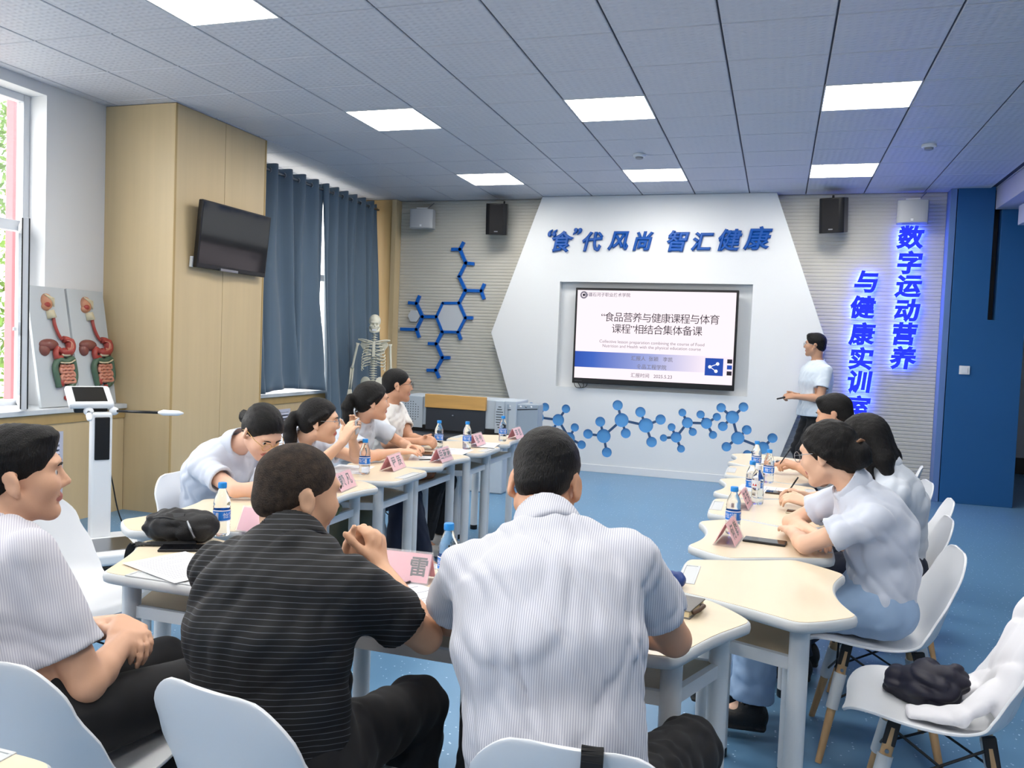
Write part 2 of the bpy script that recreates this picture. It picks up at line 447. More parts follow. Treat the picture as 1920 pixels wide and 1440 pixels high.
# white hexagonal feature panel with a niche for the big display and cut-out molecules
hexpoly = [(-2.84, .0), (-.03, .0), (.51, 1.62), (-.10, CEIL-.004), (-2.80, CEIL-.004), (-3.39, 1.62)]
hx = MB().prism(hexpoly, HEXF, WALL_B+.01, lambda x, y, t: (x, t, y))
hexo = struct('wall_feature_panel', hx, [m_hex])
m_mol = mat('sky_blue_inlay', (92, 160, 218), .5)
m_moldk = mat('bond_blue', (52, 84, 124), .5)
hexo.data.materials.append(m_mol)
MOLS = [  # circles in a 3.918x crop at (980, 730); links between them
 ([(115,205,42),(165,130,31),(262,225,44),(318,143,32),(222,300,31),(342,358,43),(383,280,31),(433,407,32),(60,295,24),(62,120,24)],
  [(0,1),(0,2),(2,3),(2,4),(2,5),(5,6),(5,7),(0,8),(0,9)]),
 ([(480,328,36),(595,343,52),(570,238,37),(618,463,37),(727,226,52),(698,117,38),(757,323,37),(905,265,54),(865,167,38),(1013,222,38),(947,387,39)],
  [(0,1),(1,2),(1,3),(1,4),(4,5),(4,6),(4,7),(7,8),(7,9),(7,10)]),
 ([(1035,357,27),(1127,352,40),(1094,278,29),(1163,437,29),(1210,245,40),(1173,171,29),(1249,313,30),(1350,250,41),(1307,185,30),(1426,203,30),(1398,335,30)],
  [(0,1),(1,2),(1,3),(1,4),(4,5),(4,6),(4,7),(7,8),(7,9),(7,10)]),
 ([(1540,205,48),(1458,135,34),(1622,130,35),(1470,272,35),(1580,358,48),(1646,298,35),(1497,422,35),(1765,430,45),(1835,358,36),(1650,478,32)],
  [(0,1),(0,2),(0,3),(0,4),(4,5),(4,6),(4,7),(7,8),(7,9)])]
DEP = .022
def cutter(mb_list):
    objs = []
    for mb in mb_list:
        me = mb.mesh('cutter'); me.materials.append(m_hex); me.materials.append(m_mol)
        o = bpy.data.objects.new('cutter', me); COL.objects.link(o); objs.append(o)
    return objs
cuts = []
nt_ = MB(); a = at_y(1050, 530, HEXF); b = at_y(1412, 531, HEXF); zb = 1.0
NX0, NX1, NZ0, NZ1 = a.x, b.x, zb, (a.z+b.z)/2
nt_.box(NX0, NX1, HEXF-.05, HEXF+.10, NZ0, NZ1); cuts.append(nt_)
for mi, (circ, bonds) in enumerate(MOLS):
    root = thing('molecule_inlay', ['sky blue molecule inlay partly hidden behind the lectern', 'largest sky blue molecule inlay under the display', 'smallest sky blue molecule inlay under the display corner', 'sky blue molecule inlay above the water bottles by the presenter'][mi],
                 'wall decoration', (0, HEXF, .5), group='molecule inlays on the feature panel')
    P = []
    for (cx, cy, rr) in circ:
        p = at_y(980+cx/3.918, 730+cy/3.918, HEXF); P.append((p.x, p.z, rr/3.918/FPX*(HEXF*.954+.304*-p.x)))
    for (x, zz, rr) in P:
        q = MB(); q.cur = 1
        N = 28
        q.prism([(x+rr*math.cos(2*PI*k/N), zz+rr*math.sin(2*PI*k/N)) for k in range(N)], HEXF-.05, HEXF+DEP, lambda u, v, t: (u, t, v)); cuts.append(q)
        d = MB().prism([(x+rr*.995*math.cos(2*PI*k/N), zz+rr*.995*math.sin(2*PI*k/N)) for k in range(N)], HEXF+DEP-.004, HEXF+DEP-.0005, lambda u, v, t: (u, t, v))
        d.build('atom_disc', m_mol, root)
    for (i, j) in bonds:
        A = Vector((P[i][0], P[i][1])); B = Vector((P[j][0], P[j][1])); e = (B-A).normalized()
        A = A+e*P[i][2]*.985; B = B-e*P[j][2]*.985
        nn = Vector((-e.y, e.x))*.0145
        MB().prism([tuple(A+nn), tuple(A-nn), tuple(B-nn), tuple(B+nn)], HEXF-.0015, HEXF+.002, lambda u, v, t: (u, t, v)).build('bond_strip', m_moldk, root)
co = cutter(cuts)
jm = bpy.data.collections.new('cutters')
for o in co: COL.objects.unlink(o); jm.objects.link(o)
bo = hexo.modifiers.new('cut', 'BOOLEAN'); bo.operation = 'DIFFERENCE'; bo.operand_type = 'COLLECTION'; bo.collection = jm; bo.solver = 'EXACT'
try: bo.material_mode = 'TRANSFER'
except Exception: pass
dg = bpy.context.evaluated_depsgraph_get(); dg.update()
newme = bpy.data.meshes.new_from_object(hexo.evaluated_get(dg))
hexo.modifiers.clear(); hexo.data = newme
for o in co: bpy.data.objects.remove(o)
bpy.data.collections.remove(jm)
struct('baseboard_back', MB().box(-2.86, -.05, HEXF-.012, HEXF-.001, 0, .09), m_white, bevel=.003)

# ------------------------------------------------------------------ ceiling of square embossed tiles, light panels
cl = MB().box(-5.56, 6.2, -4.2, 13.2, CEIL+.012, CEIL+.2)
ceiling = struct('ceiling', cl, m_grid)
struct('ceiling_rear', MB().box(-5.3, 2.05, -4.2, GY-5*.6, CEIL, CEIL+.011), m_tile)
struct('ceiling_side', MB().box(2.05, 6.0, -4.2, 12.9, CEIL, CEIL+.011), m_tile)
LIGHTS = [(c, r) for c in (0, 3, 6) for r in (6, 2, -2, -6, -10)]
gx, gy = .0055, .0048
tm = {}
def tile_mesh(wx, wy):
    k = (round(wx, 3), round(wy, 3))
    if k not in tm:
        b = .004
        q = MB(); z0, z1 = 0, .011
        v = [(-wx/2+b, -wy/2+b, z0), (wx/2-b, -wy/2+b, z0), (wx/2-b, wy/2-b, z0), (-wx/2+b, wy/2-b, z0),
             (-wx/2, -wy/2, z0+b), (wx/2, -wy/2, z0+b), (wx/2, wy/2, z0+b), (-wx/2, wy/2, z0+b),
             (-wx/2, -wy/2, z1), (wx/2, -wy/2, z1), (wx/2, wy/2, z1), (-wx/2, wy/2, z1)]
        q.add(v, [(3, 2, 1, 0)]+[(i, (i+1) % 4, 4+(i+1) % 4, 4+i) for i in range(4)]+[(4+i, 4+(i+1) % 4, 8+(i+1) % 4, 8+i) for i in range(4)])
        me = q.mesh('ceiling_tile'); me.materials.append(m_tile); tm[k] = me
    return tm[k]
for c in range(-4, 9):
    for r in range(-5, 9):
        if (c, r) in LIGHTS: continue
        xa, xb = GX+.6*c+gx, GX+.6*(c+1)-gx; ya, yb = GY+.6*r+gy, GY+.6*(r+1)-gy
        xa = max(xa, WALL_L+.004); xb = min(xb, 2.045); yb = min(yb, WALL_B-.004)
        if xb-xa < .02: continue
        # leave the two columns' footprints free of whole tiles: their tops end below the ceiling
        o = link('ceiling_tile', tile_mesh(xb-xa, yb-ya), None, ceiling)
        o.location = ((xa+xb)/2, (ya+yb)/2, CEIL)
m_led = emat('led_diffuser', (255, 250, 241), PANEL_POWER)
lf = MB(); s = .297
for q in ((-s, s, -s, -s+.008), (-s, s, s-.008, s), (-s, -s+.008, -s+.008, s-.008), (s-.008, s, -s+.008, s-.008)): lf.box(*q, 0, .012)
lfm = lf.mesh('light_frame'); lfm.materials.append(m_white)
ldm = MB().box(-s+.008, s-.008, -s+.008, s-.008, .003, .011).mesh('diffuser'); ldm.materials.append(m_led)
names = {(0, 6): 'square ceiling light panel before the lectern corner', (3, 6): 'square ceiling light panel in front of the display', (6, 6): 'square ceiling light panel above the presenter',
         (0, 2): 'square ceiling light panel over the left table row', (3, 2): 'square ceiling light panel between the two table rows', (6, 2): 'square ceiling light panel over the right table row',
         (0, -2): 'large looking square ceiling light panel beside the window',
         (3, -2): 'square ceiling light panel over the middle of the front desks', (6, -2): 'square ceiling light panel over the chair with the jacket', (0, -6): 'square ceiling light panel over the empty floor by the front window',
         (3, -6): 'square ceiling light panel over the pale spare desk', (6, -6): 'square ceiling light panel over the aisle behind the jacket chair', (0, -10): 'square ceiling light panel by the rear window', (3, -10): 'square ceiling light panel in the rear middle', (6, -10): 'square ceiling light panel by the rear aisle'}
for (c, r) in LIGHTS:
    t = thing('ceiling_light' if r > -2 or c == 0 and r == -2 else 'ceiling_light_offscreen', names.get((c, r), 'square ceiling light panel behind the front row of seats'), 'ceiling light', (GX+.6*c+.3, GY+.6*r+.3, CEIL-.002), group='square LED panels in the tiled ceiling', world=False)
    if r < -5: t.location.z = CEIL-.0135
    link('frame', lfm, None, t); link('diffuser', ldm, None, t)

# ------------------------------------------------------------------ outside: red posts, planting
pr = thing('red_post', 'red painted steel post outside the window', 'post', (-7.4, 5.6, 0))
m_red = mat('red_paint', (214, 96, 102), .5)
pp = at_x(38, 600, -7.2)
pr.location = (-7.2, pp.y, 0)
MB().box(-7.25, -7.15, pp.y-.14, pp.y+.14, -.5, 6).build('post', m_red, pr, bevel=.01)
MB().box(-7.26, -7.14, pp.y-1.5, pp.y+2.5, 3.9, 4.05).build('cross_bar', m_red, pr, bevel=.01)
m_leaf = mat('leaf_green', (96, 128, 58), .6, noise=(4, .35)); m_bark = mat('bark', (92, 76, 60), .9, noise=(20, .3))
rng = random.Random(3)
for ti, (tx, ty) in enumerate([(-9.6, at_x(8, 600, -9.6).y+.1), (-10.2, at_x(60, 600, -10.2).y+1.6)]):
    t = thing('tree', ['leafy green tree beyond the red post', 'leafy green tree further along the window wall'][ti], 'tree', (tx, ty, -.4))
    MB().tube([(tx, ty, -.4), (tx+.05, ty, 1.2), (tx-.05, ty+.1, 2.6)], [.11, .08, .05], 8).build('trunk', m_bark, t, smooth=True)
    lv = MB()
    for i in range(2600):
        a = rng.uniform(0, 2*PI); zz = rng.uniform(.3, 4.6); rr = 1.15*math.sqrt(rng.random())*(1-.25*abs(zz-2.6)/2.2)
        c = Vector((tx+rr*math.cos(a), ty+rr*math.sin(a), zz)); d = Vector((rng.gauss(0, 1), rng.gauss(0, 1), rng.gauss(0, 1))).normalized()
        e = d.cross(Vector((rng.gauss(0, 1), rng.gauss(0, 1), rng.gauss(0, 1)))).normalized(); q = rng.uniform(.05, .09)
        lv.add([c-d*q, c+e*q*.4, c+d*q, c-e*q*.4], [(0, 1, 2, 3)])
    lv.build('foliage', m_leaf, t, kind='stuff')
gr = MB().box(-30, -5.6, -25, 40, -.6, -.5); go = struct('ground_outside', gr, mat('paving_outside', (190, 188, 180), .8, noise=(2, .1)))

# ================================================================== desks
m_top = mat('cream_laminate', (224, 209, 184), .35, noise=(3, .03), stretch=(1, 8, 1), coat=.1)
m_rim = mat('grey_blue_edge', (196, 200, 203), .4)
m_leg = mat('pale_grey_steel', (214, 217, 220), .35)
m_shelf = mat('shelf_laminate', (188, 168, 138), .45, noise=(3, .04), stretch=(1, 8, 1))
half = [(0, .212), (.10, .222), (.185, .246), (.225, .262), (.262, .245), (.348, .145), (.370, .095), (.347, .05), (.283, -.06), (.222, -.215), (.205, -.255), (.16, -.265), (0, -.265)]
outline = half + [(-x, y) for x, y in reversed(half[1:-1])]
outline = [(x, y) for x, y in reversed(chaikin(outline, 2))]   # counter-clockwise
def area(p): return sum(p[i-1][0]*p[i][1]-p[i][0]*p[i-1][1] for i in range(len(p)))/2
if area(outline) < 0: outline = outline[::-1]
TH = .75
def make_desk():
    t = thing('desk', '', 'desk', world=False)
    rim = MB(); o1 = outline; o2 = inset(outline, .006); o0 = inset(outline, .010); n = len(o1)
    rings = [(o0, TH-.032), (inset(outline, .002), TH-.027), (o1, TH-.016), (inset(outline, .002), TH-.005), (inset(outline, .006), TH-.001), (inset(outline, .010), TH)]
    vs = [(x, y, z) for p, z in rings for x, y in p]
    fs = [(k*n+i, k*n+(i+1) % n, (k+1)*n+(i+1) % n, (k+1)*n+i) for k in range(len(rings)-1) for i in range(n)]
    fs += [tuple(range(n-1, -1, -1)), tuple((len(rings)-1)*n+i for i in range(n))]
    rim.add(vs, fs).build('edge_band', m_rim, t, smooth=True, auto=50)
    # worktop laminate with a slot left for the pen tray
    tp = MB().prism(inset(outline, .0095), TH-.004, TH+.0012).build('worktop', m_top, t)
    tr = MB()
    for q in ((-.115, .115, -.258, -.250), (-.115, .115, -.212, -.204), (-.115, -.107, -.250, -.212), (.107, .115, -.250, -.212)): tr.box(*q, TH, TH+.0035)
    tr.box(-.107, .107, -.250, -.212, TH, TH+.0016)
    tr.build('pen_tray', m_rim, t, bevel=.0012)
    lp = [(-.285, .105), (.285, .105), (-.185, -.15), (.185, -.15)]
    for (x, y) in lp:
        lg = MB().lathe([(.0275, .035), (.0275, TH-.033)], 20, (x, y, 0)).build('leg', m_leg, t, smooth=True, auto=50)
        MB().lathe([(.026, 0), (.029, .004), (.029, .03), (.0275, .036)], 16, (x, y, 0)).build('foot_cap', m_black, lg, smooth=True, auto=50)
    zsf = .608
    fr = MB()
    for a, b in ((0, 1), (1, 3), (3, 2), (2, 0)): fr.bar((*lp[a], zsf), (*lp[b], zsf), .02, .036)
    fr.build('shelf_frame', m_leg, t)
    MB().prism([(-.272, .10), (-.176, -.145), (.176, -.145), (.272, .10)][::-1], zsf+.006, zsf+.018).build('shelf', m_shelf, t)
    return t
desk0 = make_desk(); desk_used = []
def desk(x, y, rz, label, group):
    d = desk0 if not desk_used else dup(desk0)
    desk_used.append(d); d.location = (x, y, 0); d.rotation_euler = (0, 0, R(rz)); tag(d, label, 'desk', group)
    return d
RX, LX, FY = -.005, -2.085, 2.205
gr = 'petal shaped desks in the right row'
desk(RX, 2.715, -90, 'empty cream petal shaped desk at the corner of the right row', gr)
desk(RX-.02, 3.365, 90, 'cream petal shaped desk under the crossed arms of the woman in jeans', gr)
desk(RX, 4.01, -90, 'cream petal shaped desk holding the bottle with red wings', gr)
desk(RX-.02, 4.655, 90, 'cream petal shaped desk under the writing hands in the right row', gr)
desk(RX, 5.295, -90, 'cream petal shaped desk before the man with short black hair', gr)
desk(RX-.02, 5.935, 90, 'cream petal shaped desk ending the right row towards the display', gr)
gl = 'petal shaped desks in the left row'
desk(LX, 2.765, 90, 'cream petal shaped desk behind the black sling bag', gl)
desk(LX, 3.405, -90, 'cream petal shaped desk of the woman bending over her notes', gl)
desk(LX, 4.045, 90, 'cream petal shaped desk of the woman photographing with a phone', gl)
desk(LX, 4.685, -90, 'cream petal shaped desk of the woman with folded hands', gl)
desk(LX, 5.325, 90, 'cream petal shaped desk of the man in the white polo', gl)
desk(LX, 5.965, -90, 'cream petal shaped desk ending the left row before the lectern', gl)
gf = 'petal shaped desks in the front row'
desk(-1.675, FY, 0, 'cream petal shaped desk carrying the black sling bag', gf)
desk(-1.035, FY, 180, 'cream petal shaped desk in front of the man in black', gf)
desk(-.395, FY, 0, 'cream petal shaped desk in front of the man in the striped white shirt', gf)
desk(-1.30, .795, 180, 'pale desk corner behind the seated young man in the white shirt', 'desks behind the front row')

# ================================================================== shell chairs
m_shell = mat('white_shell_plastic', (226, 229, 234), .36, spec=.5)
m_oak = mat('light_oak', (198, 160, 116), .5, noise=(6, .12), stretch=(12, 12, 1))
m_sleeve = mat('white_leg_sleeve', (208, 212, 216), .4)
m_iron = mat('black_iron', (22, 23, 26), .45)
def make_chair():
    t = thing('shell_chair', '', 'chair', world=False)
    prof = catmull([(.250, .405, 0), (.225, .432, 0), (.17, .441, 0), (.05, .430, 0), (-.07, .420, 0), (-.145, .436, 0), (-.190, .485, 0), (-.213, .56, 0), (-.238, .66, 0), (-.262, .745, 0), (-.272, .785, 0)], 4)
    NV = len(prof); NU = 22; vs = []; fs = []
    acc = [0]
    for i in range(1, NV): acc.append(acc[-1]+(prof[i]-prof[i-1]).length)
    L = acc[-1]
    def hw(s):
        pts = [(0, .20), (.08, .222), (.35, .232), (.55, .236), (.72, .226), (.86, .196), (1, .168)]
        for (a, wa), (b, wb) in zip(pts, pts[1:]):
            if s <= b: k = (s-a)/(b-a); k = k*k*(3-2*k); return wa+(wb-wa)*k
        return pts[-1][1]
    for i in range(NV):
        s = acc[i]/L
        d = (prof[min(i+1, NV-1)]-prof[max(i-1, 0)]).normalized(); nrm = Vector((-d.y, d.x, 0))  # (y,z) normal towards the sitter
        if nrm.y < 0 and nrm.x < 0: nrm = -nrm
        nrm = Vector((d.y, -d.x, 0))
        w = hw(s)
        for (e, q, wm) in ((s, .27, .085), (1-s, .13, .075)):
            if e < q: w = wm+(w-wm)*(max(0., 1-(1-e/q)**2.3)**(1/2.3))
        curl = .018+.05*math.exp(-((s-.60)/.20)**2)
        for j in range(NU+1):
            u = -1+2*j/NU; x = w*math.sin(u*PI/2*.999) if False else w*u
            c = curl*(abs(u)**2.6)*(w/.236)
            vs.append((x, prof[i].x+nrm.x*c, prof[i].y+nrm.y*c))
    for i in range(NV-1):
        for j in range(NU): a = i*(NU+1)+j; fs.append((a, a+1, a+NU+2, a+NU+1))
    me = bpy.data.meshes.new('shell'); me.from_pydata(vs, [], fs); me.update()
    me.polygons.foreach_set('use_smooth', [True]*len(fs)); me.materials.append(m_shell)
    o = link('shell', me, None, t)
    sd = o.modifiers.new('thick', 'SOLIDIFY'); sd.thickness = .008; sd.offset = 0
    bv = o.modifiers.new('bev', 'BEVEL'); bv.width = .003; bv.segments = 2; bv.limit_method = 'ANGLE'; bv.angle_limit = R(50)
    tops = {}
    for sx in (-1, 1):
        for sy in (-1, 1):
            a = Vector((sx*.115, sy*.12-.01, .415)); b = Vector((sx*.205, sy*.205-.01, 0)); d = b-a
            lg = MB().tube([a+d*.05, a+d*.35, b], [.0165, .0175, .0115], 12).build('leg', m_oak, t, smooth=True, auto=50)
            MB().tube([a+d*.24, a+d*.54], [.0225, .0215], 14).build('leg_sleeve', m_sleeve, lg, smooth=True, auto=50)
            MB().bar(a-d*.01+Vector((0, 0, .004)), a+d*.17, .03, .036, up=(0, sy, 0)).build('bracket', m_iron, lg, bevel=.003)
            nn = Vector((sx, 0, 0)); p = a+d*.20
            MB().tube([p+Vector((sx*.012, 0, 0)), p+Vector((sx*.021, 0, 0))], .006, 10).build('bolt', m_steel, lg, smooth=True, auto=50)
            tops[(sx, sy)] = (a, d)
    wr = MB()
    def pt(k, f): a, d = tops[k]; return a+d*f
    for (k1, k2) in (((-1, -1), (1, -1)), ((-1, 1), (1, 1)), ((-1, -1), (-1, 1)), ((1, -1), (1, 1))):
        wr.tube([pt(k1, .06), pt(k2, .47)], .0042, 6); wr.tube([pt(k2, .06), pt(k1, .47)], .0042, 6)
    wr.build('wire_brace', m_iron, t, smooth=True, auto=50)
    return t
chair0 = make_chair(); chair_used = []
def chair(x, y, heading, label, group, tilt=0):
    """heading: direction the sitter looks, degrees from +x"""
    c = chair0 if not chair_used else dup(chair0)
    chair_used.append(c); c.location = (x, y, 0); c.rotation_euler = (0, 0, R(heading-90)); tag(c, label, 'chair', group)
    return c
gc = 'white shell chairs with wooden legs'
chair(-1.56, 1.53, 95, 'white shell chair under the young man with hands clasped', gc)
chair(-.965, 1.585, 80, 'white shell chair under the man in black polo', gc)
chair(-.315, 1.632, 93, 'white shell chair with a black strap over its back', gc)
chair(-2.57, 2.47, -14, 'empty white shell chair beside the body scale', gc)
chair(-2.515, 3.36, 2, 'white shell chair under the woman bending over notes', gc)
chair(-2.52, 3.98, 0, 'white shell chair under the woman photographing', gc)
chair(-2.525, 4.685, 0, 'white shell chair under the woman with folded hands', gc)
chair(-2.55, 5.28, 0, 'white shell chair under the man in white polo', gc)
chair(.408, 3.37, 181, 'white shell chair under the woman in light jeans', gc)
chair(.495, 4.05, 178, 'white shell chair under the long haired woman', gc)
chair(.60, 4.60, 176, 'empty white shell chair just past the long haired woman', gc)
chair(.60, 5.22, 184, 'white shell chair under the man with short black hair', gc)
chair(.67, 5.98, 170, 'empty white shell chair at the far end of the right row', gc)
chair(.51, 2.73, 172, 'white shell chair draped with a white jacket', gc)

# ================================================================== small television on the column
tv = thing('television', 'small black wall television on the beech column', 'television', (-4.56, 6.15, 2.28))
a = at_x(372, 373, -4.53); b = at_x(496, 410, -4.53); z0 = at_x(366, 500, -4.53).z
ya, yb = a.y, 6.60; z1 = a.z; zl = z0
TX = -4.52
def tvp(u, v, d): return Vector((TX+d+.05*(v-.5), ya+(yb-ya)*u, zl+(z1-zl)*v))
def slab(u0, u1, v0, v1, d0, d1):
    q = MB(); vs = [tvp(u, v, d) for u in (u0, u1) for v in (v0, v1) for d in (d0, d1)]
    return q.add(vs, [(0, 1, 3, 2), (4, 6, 7, 5), (0, 4, 5, 1), (2, 3, 7, 6), (0, 2, 6, 4), (1, 5, 7, 3)])
slab(0, 1, 0, 1, -.03, .012).build('housing', m_black, tv, bevel=.006)
slab(.015, .985, .065, .975, .0123, .0135).build('screen', mat('dark_glass_screen', (20, 22, 27), .08, spec=.6), tv)
slab(.30, .55, -.01, .03, .0, .03).build('sensor_bar', m_steel, tv, bevel=.003)
slab(.4, .6, .3, .7, -.075, -.032).build('wall_bracket', m_iron, tv)
slab(-.012, .02, .0, .16, -.055, -.031).build('cable_box', m_white, tv, bevel=.003)

# ================================================================== big display in the niche
dsp = thing('display', 'large black framed display showing the presentation slide', 'display', ((-2.32-.45)/2, 9.66, 1.05))
DX0, DX1, DZ0, DZ1 = -2.325, -.448, 1.055, 2.19; DY = 9.645
MB().box(DX0, DX1, DY, DY+.09, DZ0, DZ1).build('housing', m_black, dsp, bevel=.006)
SX0, SX1, SZ0, SZ1 = DX0+.025, DX1-.025, DZ0+.065, DZ1-.028
m_scr = emat('slide_white', (246, 232, 238), .92)
scr = MB().box(SX0, SX1, DY-.0022, DY-.0002, SZ0, SZ1).build('screen', m_scr, dsp)
def sp(u, v): return (SX0+(SX1-SX0)*u, DY-.0034, SZ1-(SZ1-SZ0)*v)
def band_mat():
    m = bpy.data.materials.new('slide_band'); m.use_nodes = True; nt = m.node_tree; nt.nodes.clear()
    e = nt.nodes.new('ShaderNodeEmission'); o = nt.nodes.new('ShaderNodeOutputMaterial'); e.inputs[1].default_value = .92
    g = nt.nodes.new('ShaderNodeTexCoord'); s = nt.nodes.new('ShaderNodeSeparateXYZ'); r = nt.nodes.new('ShaderNodeValToRGB')
    nt.links.new(g.outputs['Generated'], s.inputs[0]); nt.links.new(s.outputs[0], r.inputs[0]); nt.links.new(r.outputs[0], e.inputs[0]); nt.links.new(e.outputs[0], o.inputs[0])
    r.color_ramp.elements[0].color = (*lin((52, 84, 172)), 1); r.color_ramp.elements[1].color = (*lin((240, 226, 236)), 1); r.color_ramp.elements[1].position = .85
    k = r.color_ramp.elements.new(.12); k.color = (*lin((66, 100, 186)), 1); k = r.color_ramp.elements.new(.5); k.color = (*lin((158, 166, 214)), 1)
    return m
def quad(u0, u1, v0, v1, name, m, d=.0008):
    a = sp(u0, v1); b = sp(u1, v0)
    return MB().box(a[0], b[0], a[1]-d, a[1]+.001, a[2], b[2]).build(name, m, scr)
quad(0, 1, .695, .875, 'slide_band', band_mat(), 0)
m_txt = emat('slide_text', (58, 56, 66), .7); m_txl = emat('slide_text_light', (128, 124, 138), .85); m_ic = emat('slide_icon_blue', (44, 78, 168), .9); m_icw = emat('slide_icon_white', (248, 244, 250), .95)
def st(s, size, u, v, m=m_txt, bold=0., spacing=1.): p = sp(u, v); text(s, size, (p[0], p[1]-.0006, p[2]), m, scr, (1, 0, 0), (0, 0, 1), 'slide_text', 0, bold, spacing=spacing)
st('“食品营养与健康课程与体育', .118, .535, .305, spacing=.86); st('课程”相结合集体备课', .118, .52, .435, spacing=.88)
st('Collective lesson preparation combining the course of Food', .05, .49, .575, m_txl); st('Nutrition and Health with the physical education course', .05, .49, .625, m_txl)
st('汇报人  张颖   李凯', .058, .50, .755, m_txl, .0004); st('食品工程学院', .058, .50, .845, m_txl, .0004); st('汇报时间', .055, .43, .945, m_txl, .0004); st('2025.5.23', .055, .575, .945, m_txl, .0004)
st('新疆石河子职业技术学院', .05, .195, .052, m_txl, .0004)
def ring(u, v, r0, r1, m, name):
    p = Vector(sp(u, v)); q = MB(); N = 28
    vs = [(p.x+r*math.cos(2*PI*k/N), p.y-.0006, p.z+r*math.sin(2*PI*k/N)) for r in (r0, r1) for k in range(N)]
    q.add(vs, [(k, (k+1) % N, N+(k+1) % N, N+k) for k in range(N)] if r0 > 0 else [tuple(range(N, 2*N))]); q.build(name, m, scr)
ring(.042, .055, .026, .044, m_txl, 'emblem_ring'); ring(.042, .055, .0, .016, m_txt, 'emblem_core')
quad(.832, .942, .715, .905, 'share_tile', m_ic)
q = MB()
nodes = [(.862, .81), (.908, .775), (.900, .855)]
for (u, v) in nodes: p = Vector(sp(u, v)); q.add([(p.x+.019*math.cos(2*PI*k/20), p.y-.0016, p.z+.019*math.sin(2*PI*k/20)) for k in range(20)], [tuple(range(20))])
for i in (1, 2):
    a = Vector(sp(*nodes[0])); b = Vector(sp(*nodes[i])); n = (b-a).normalized().cross(Vector((0, 1, 0)))*.004; o = Vector((0, -.0014, 0))
    q.add([a+n+o, a-n+o, b-n+o, b+n+o], [(0, 1, 2, 3)])
q.build('share_symbol', m_icw, scr)
for k in range(3): quad(.965, .995, .72+.065*k, .765+.065*k, 'side_tab', m_ic if k % 2 else m_txt)
MB().box(DX0+.03, DX0+.12, DY-.002, DY, DZ0+.026, DZ0+.034).build('badge', mat('badge_grey', (70, 72, 78), .5), dsp)
cb = MB()
for s_ in (0, 1):
    cb.tube(catmull([(DX0+.02+.05*s_, DY+.02, DZ0+.005), (DX0+.05+.06*s_, DY+.01, DZ0-.05), (DX0+.12, DY+.01, DZ0-.055), (DX0+.17-.03*s_, DY+.02, DZ0-.035), (DX0+.18-.05*s_, DY+.03, DZ0+.004)], 5), .004, 6)
cb.build('cable_loop', m_black, dsp, smooth=True)

# ================================================================== loudspeakers
def spk_black(px, py, label, yaw):
    c = at_y(px, py, 9.60); t = thing('loudspeaker', label, 'loudspeaker', c, group='black wall loudspeakers')
    ax = Vector((math.cos(yaw), math.sin(yaw), 0)); ay = Vector((-ax.y, ax.x, 0)); up = Vector((0, 0, 1))
    tilt = Matrix.Rotation(R(9), 3, ax); ay2 = tilt @ ay; up2 = tilt @ up
    q = MB(); P = [(-.128, .10), (-.128, -.09), (-.085, -.125), (.085, -.125), (.128, -.09), (.128, .10), (.08, .13), (-.08, .13)]
    q.prism(P[::-1], -.185, .185, lambda x, y, z: c+ax*x+ay2*y+up2*z); q.build('cabinet', m_black, t, bevel=.006)
    g = MB(); g.prism([(-.08, -.129), (.08, -.129), (.08, -.124), (-.08, -.124)], -.172, .172, lambda x, y, z: c+ax*x+ay2*y+up2*z); g.build('grille', mat('speaker_cloth', (26, 26, 29), .9, bump=(900, .5)), t)
    MB().obox(c+ay2*-.130-up2*.145, ax, ay2, up2, .022, .0012, .006).build('badge', m_steel, t)
    MB().tube([c+ay2*.10+up2*.10, Vector((c.x, WALL_B-.01, c.z+.20)), Vector((c.x, WALL_B-.008, c.z+.26))], .012, 8).build('bracket', m_iron, t)
spk_black(932, 411, 'black loudspeaker beside the wired molecule decoration', R(14))
spk_black(1563, 404, 'black loudspeaker above the presenter', R(-16))
def spk_white(px, py, label, yaw):
    c = at_y(px, py, 9.70); t = thing('wall_speaker_box', label, 'speaker box', c, group='grey wall speaker boxes')
    ax = Vector((math.cos(yaw), math.sin(yaw), 0)); ay = Vector((-ax.y, ax.x, 0)); up = Vector((0, 0, 1))
    m = mat('speaker_grey', (176, 179, 184), .45)
    q = MB(); q.prism([(-.155, .07), (-.15, -.06), (-.11, -.085), (.11, -.085), (.15, -.06), (.155, .07)][::-1], -.12, .12, lambda x, y, z: c+ax*x+ay*y+up*z); q.build('cabinet', m, t, bevel=.008)
    MB().obox(c-ay*.086-up*.09, ax, ay, up, .012, .0015, .012).build('badge', m_white, t)
    MB().obox(c+up*.13-ay*.0, ax, ay, up, .07, .03, .012).build('top_bracket', m_white, t)
    MB().tube([c+up*.12+ax*.05, c+up*.22+ax*.12+ay*.1], .006, 6).build('cable', m_steel, t)
spk_white(792, 411, 'pale grey speaker box near the corner column', R(10))
spk_white(1711, 398, 'pale grey speaker box above the glowing letters', R(-8))

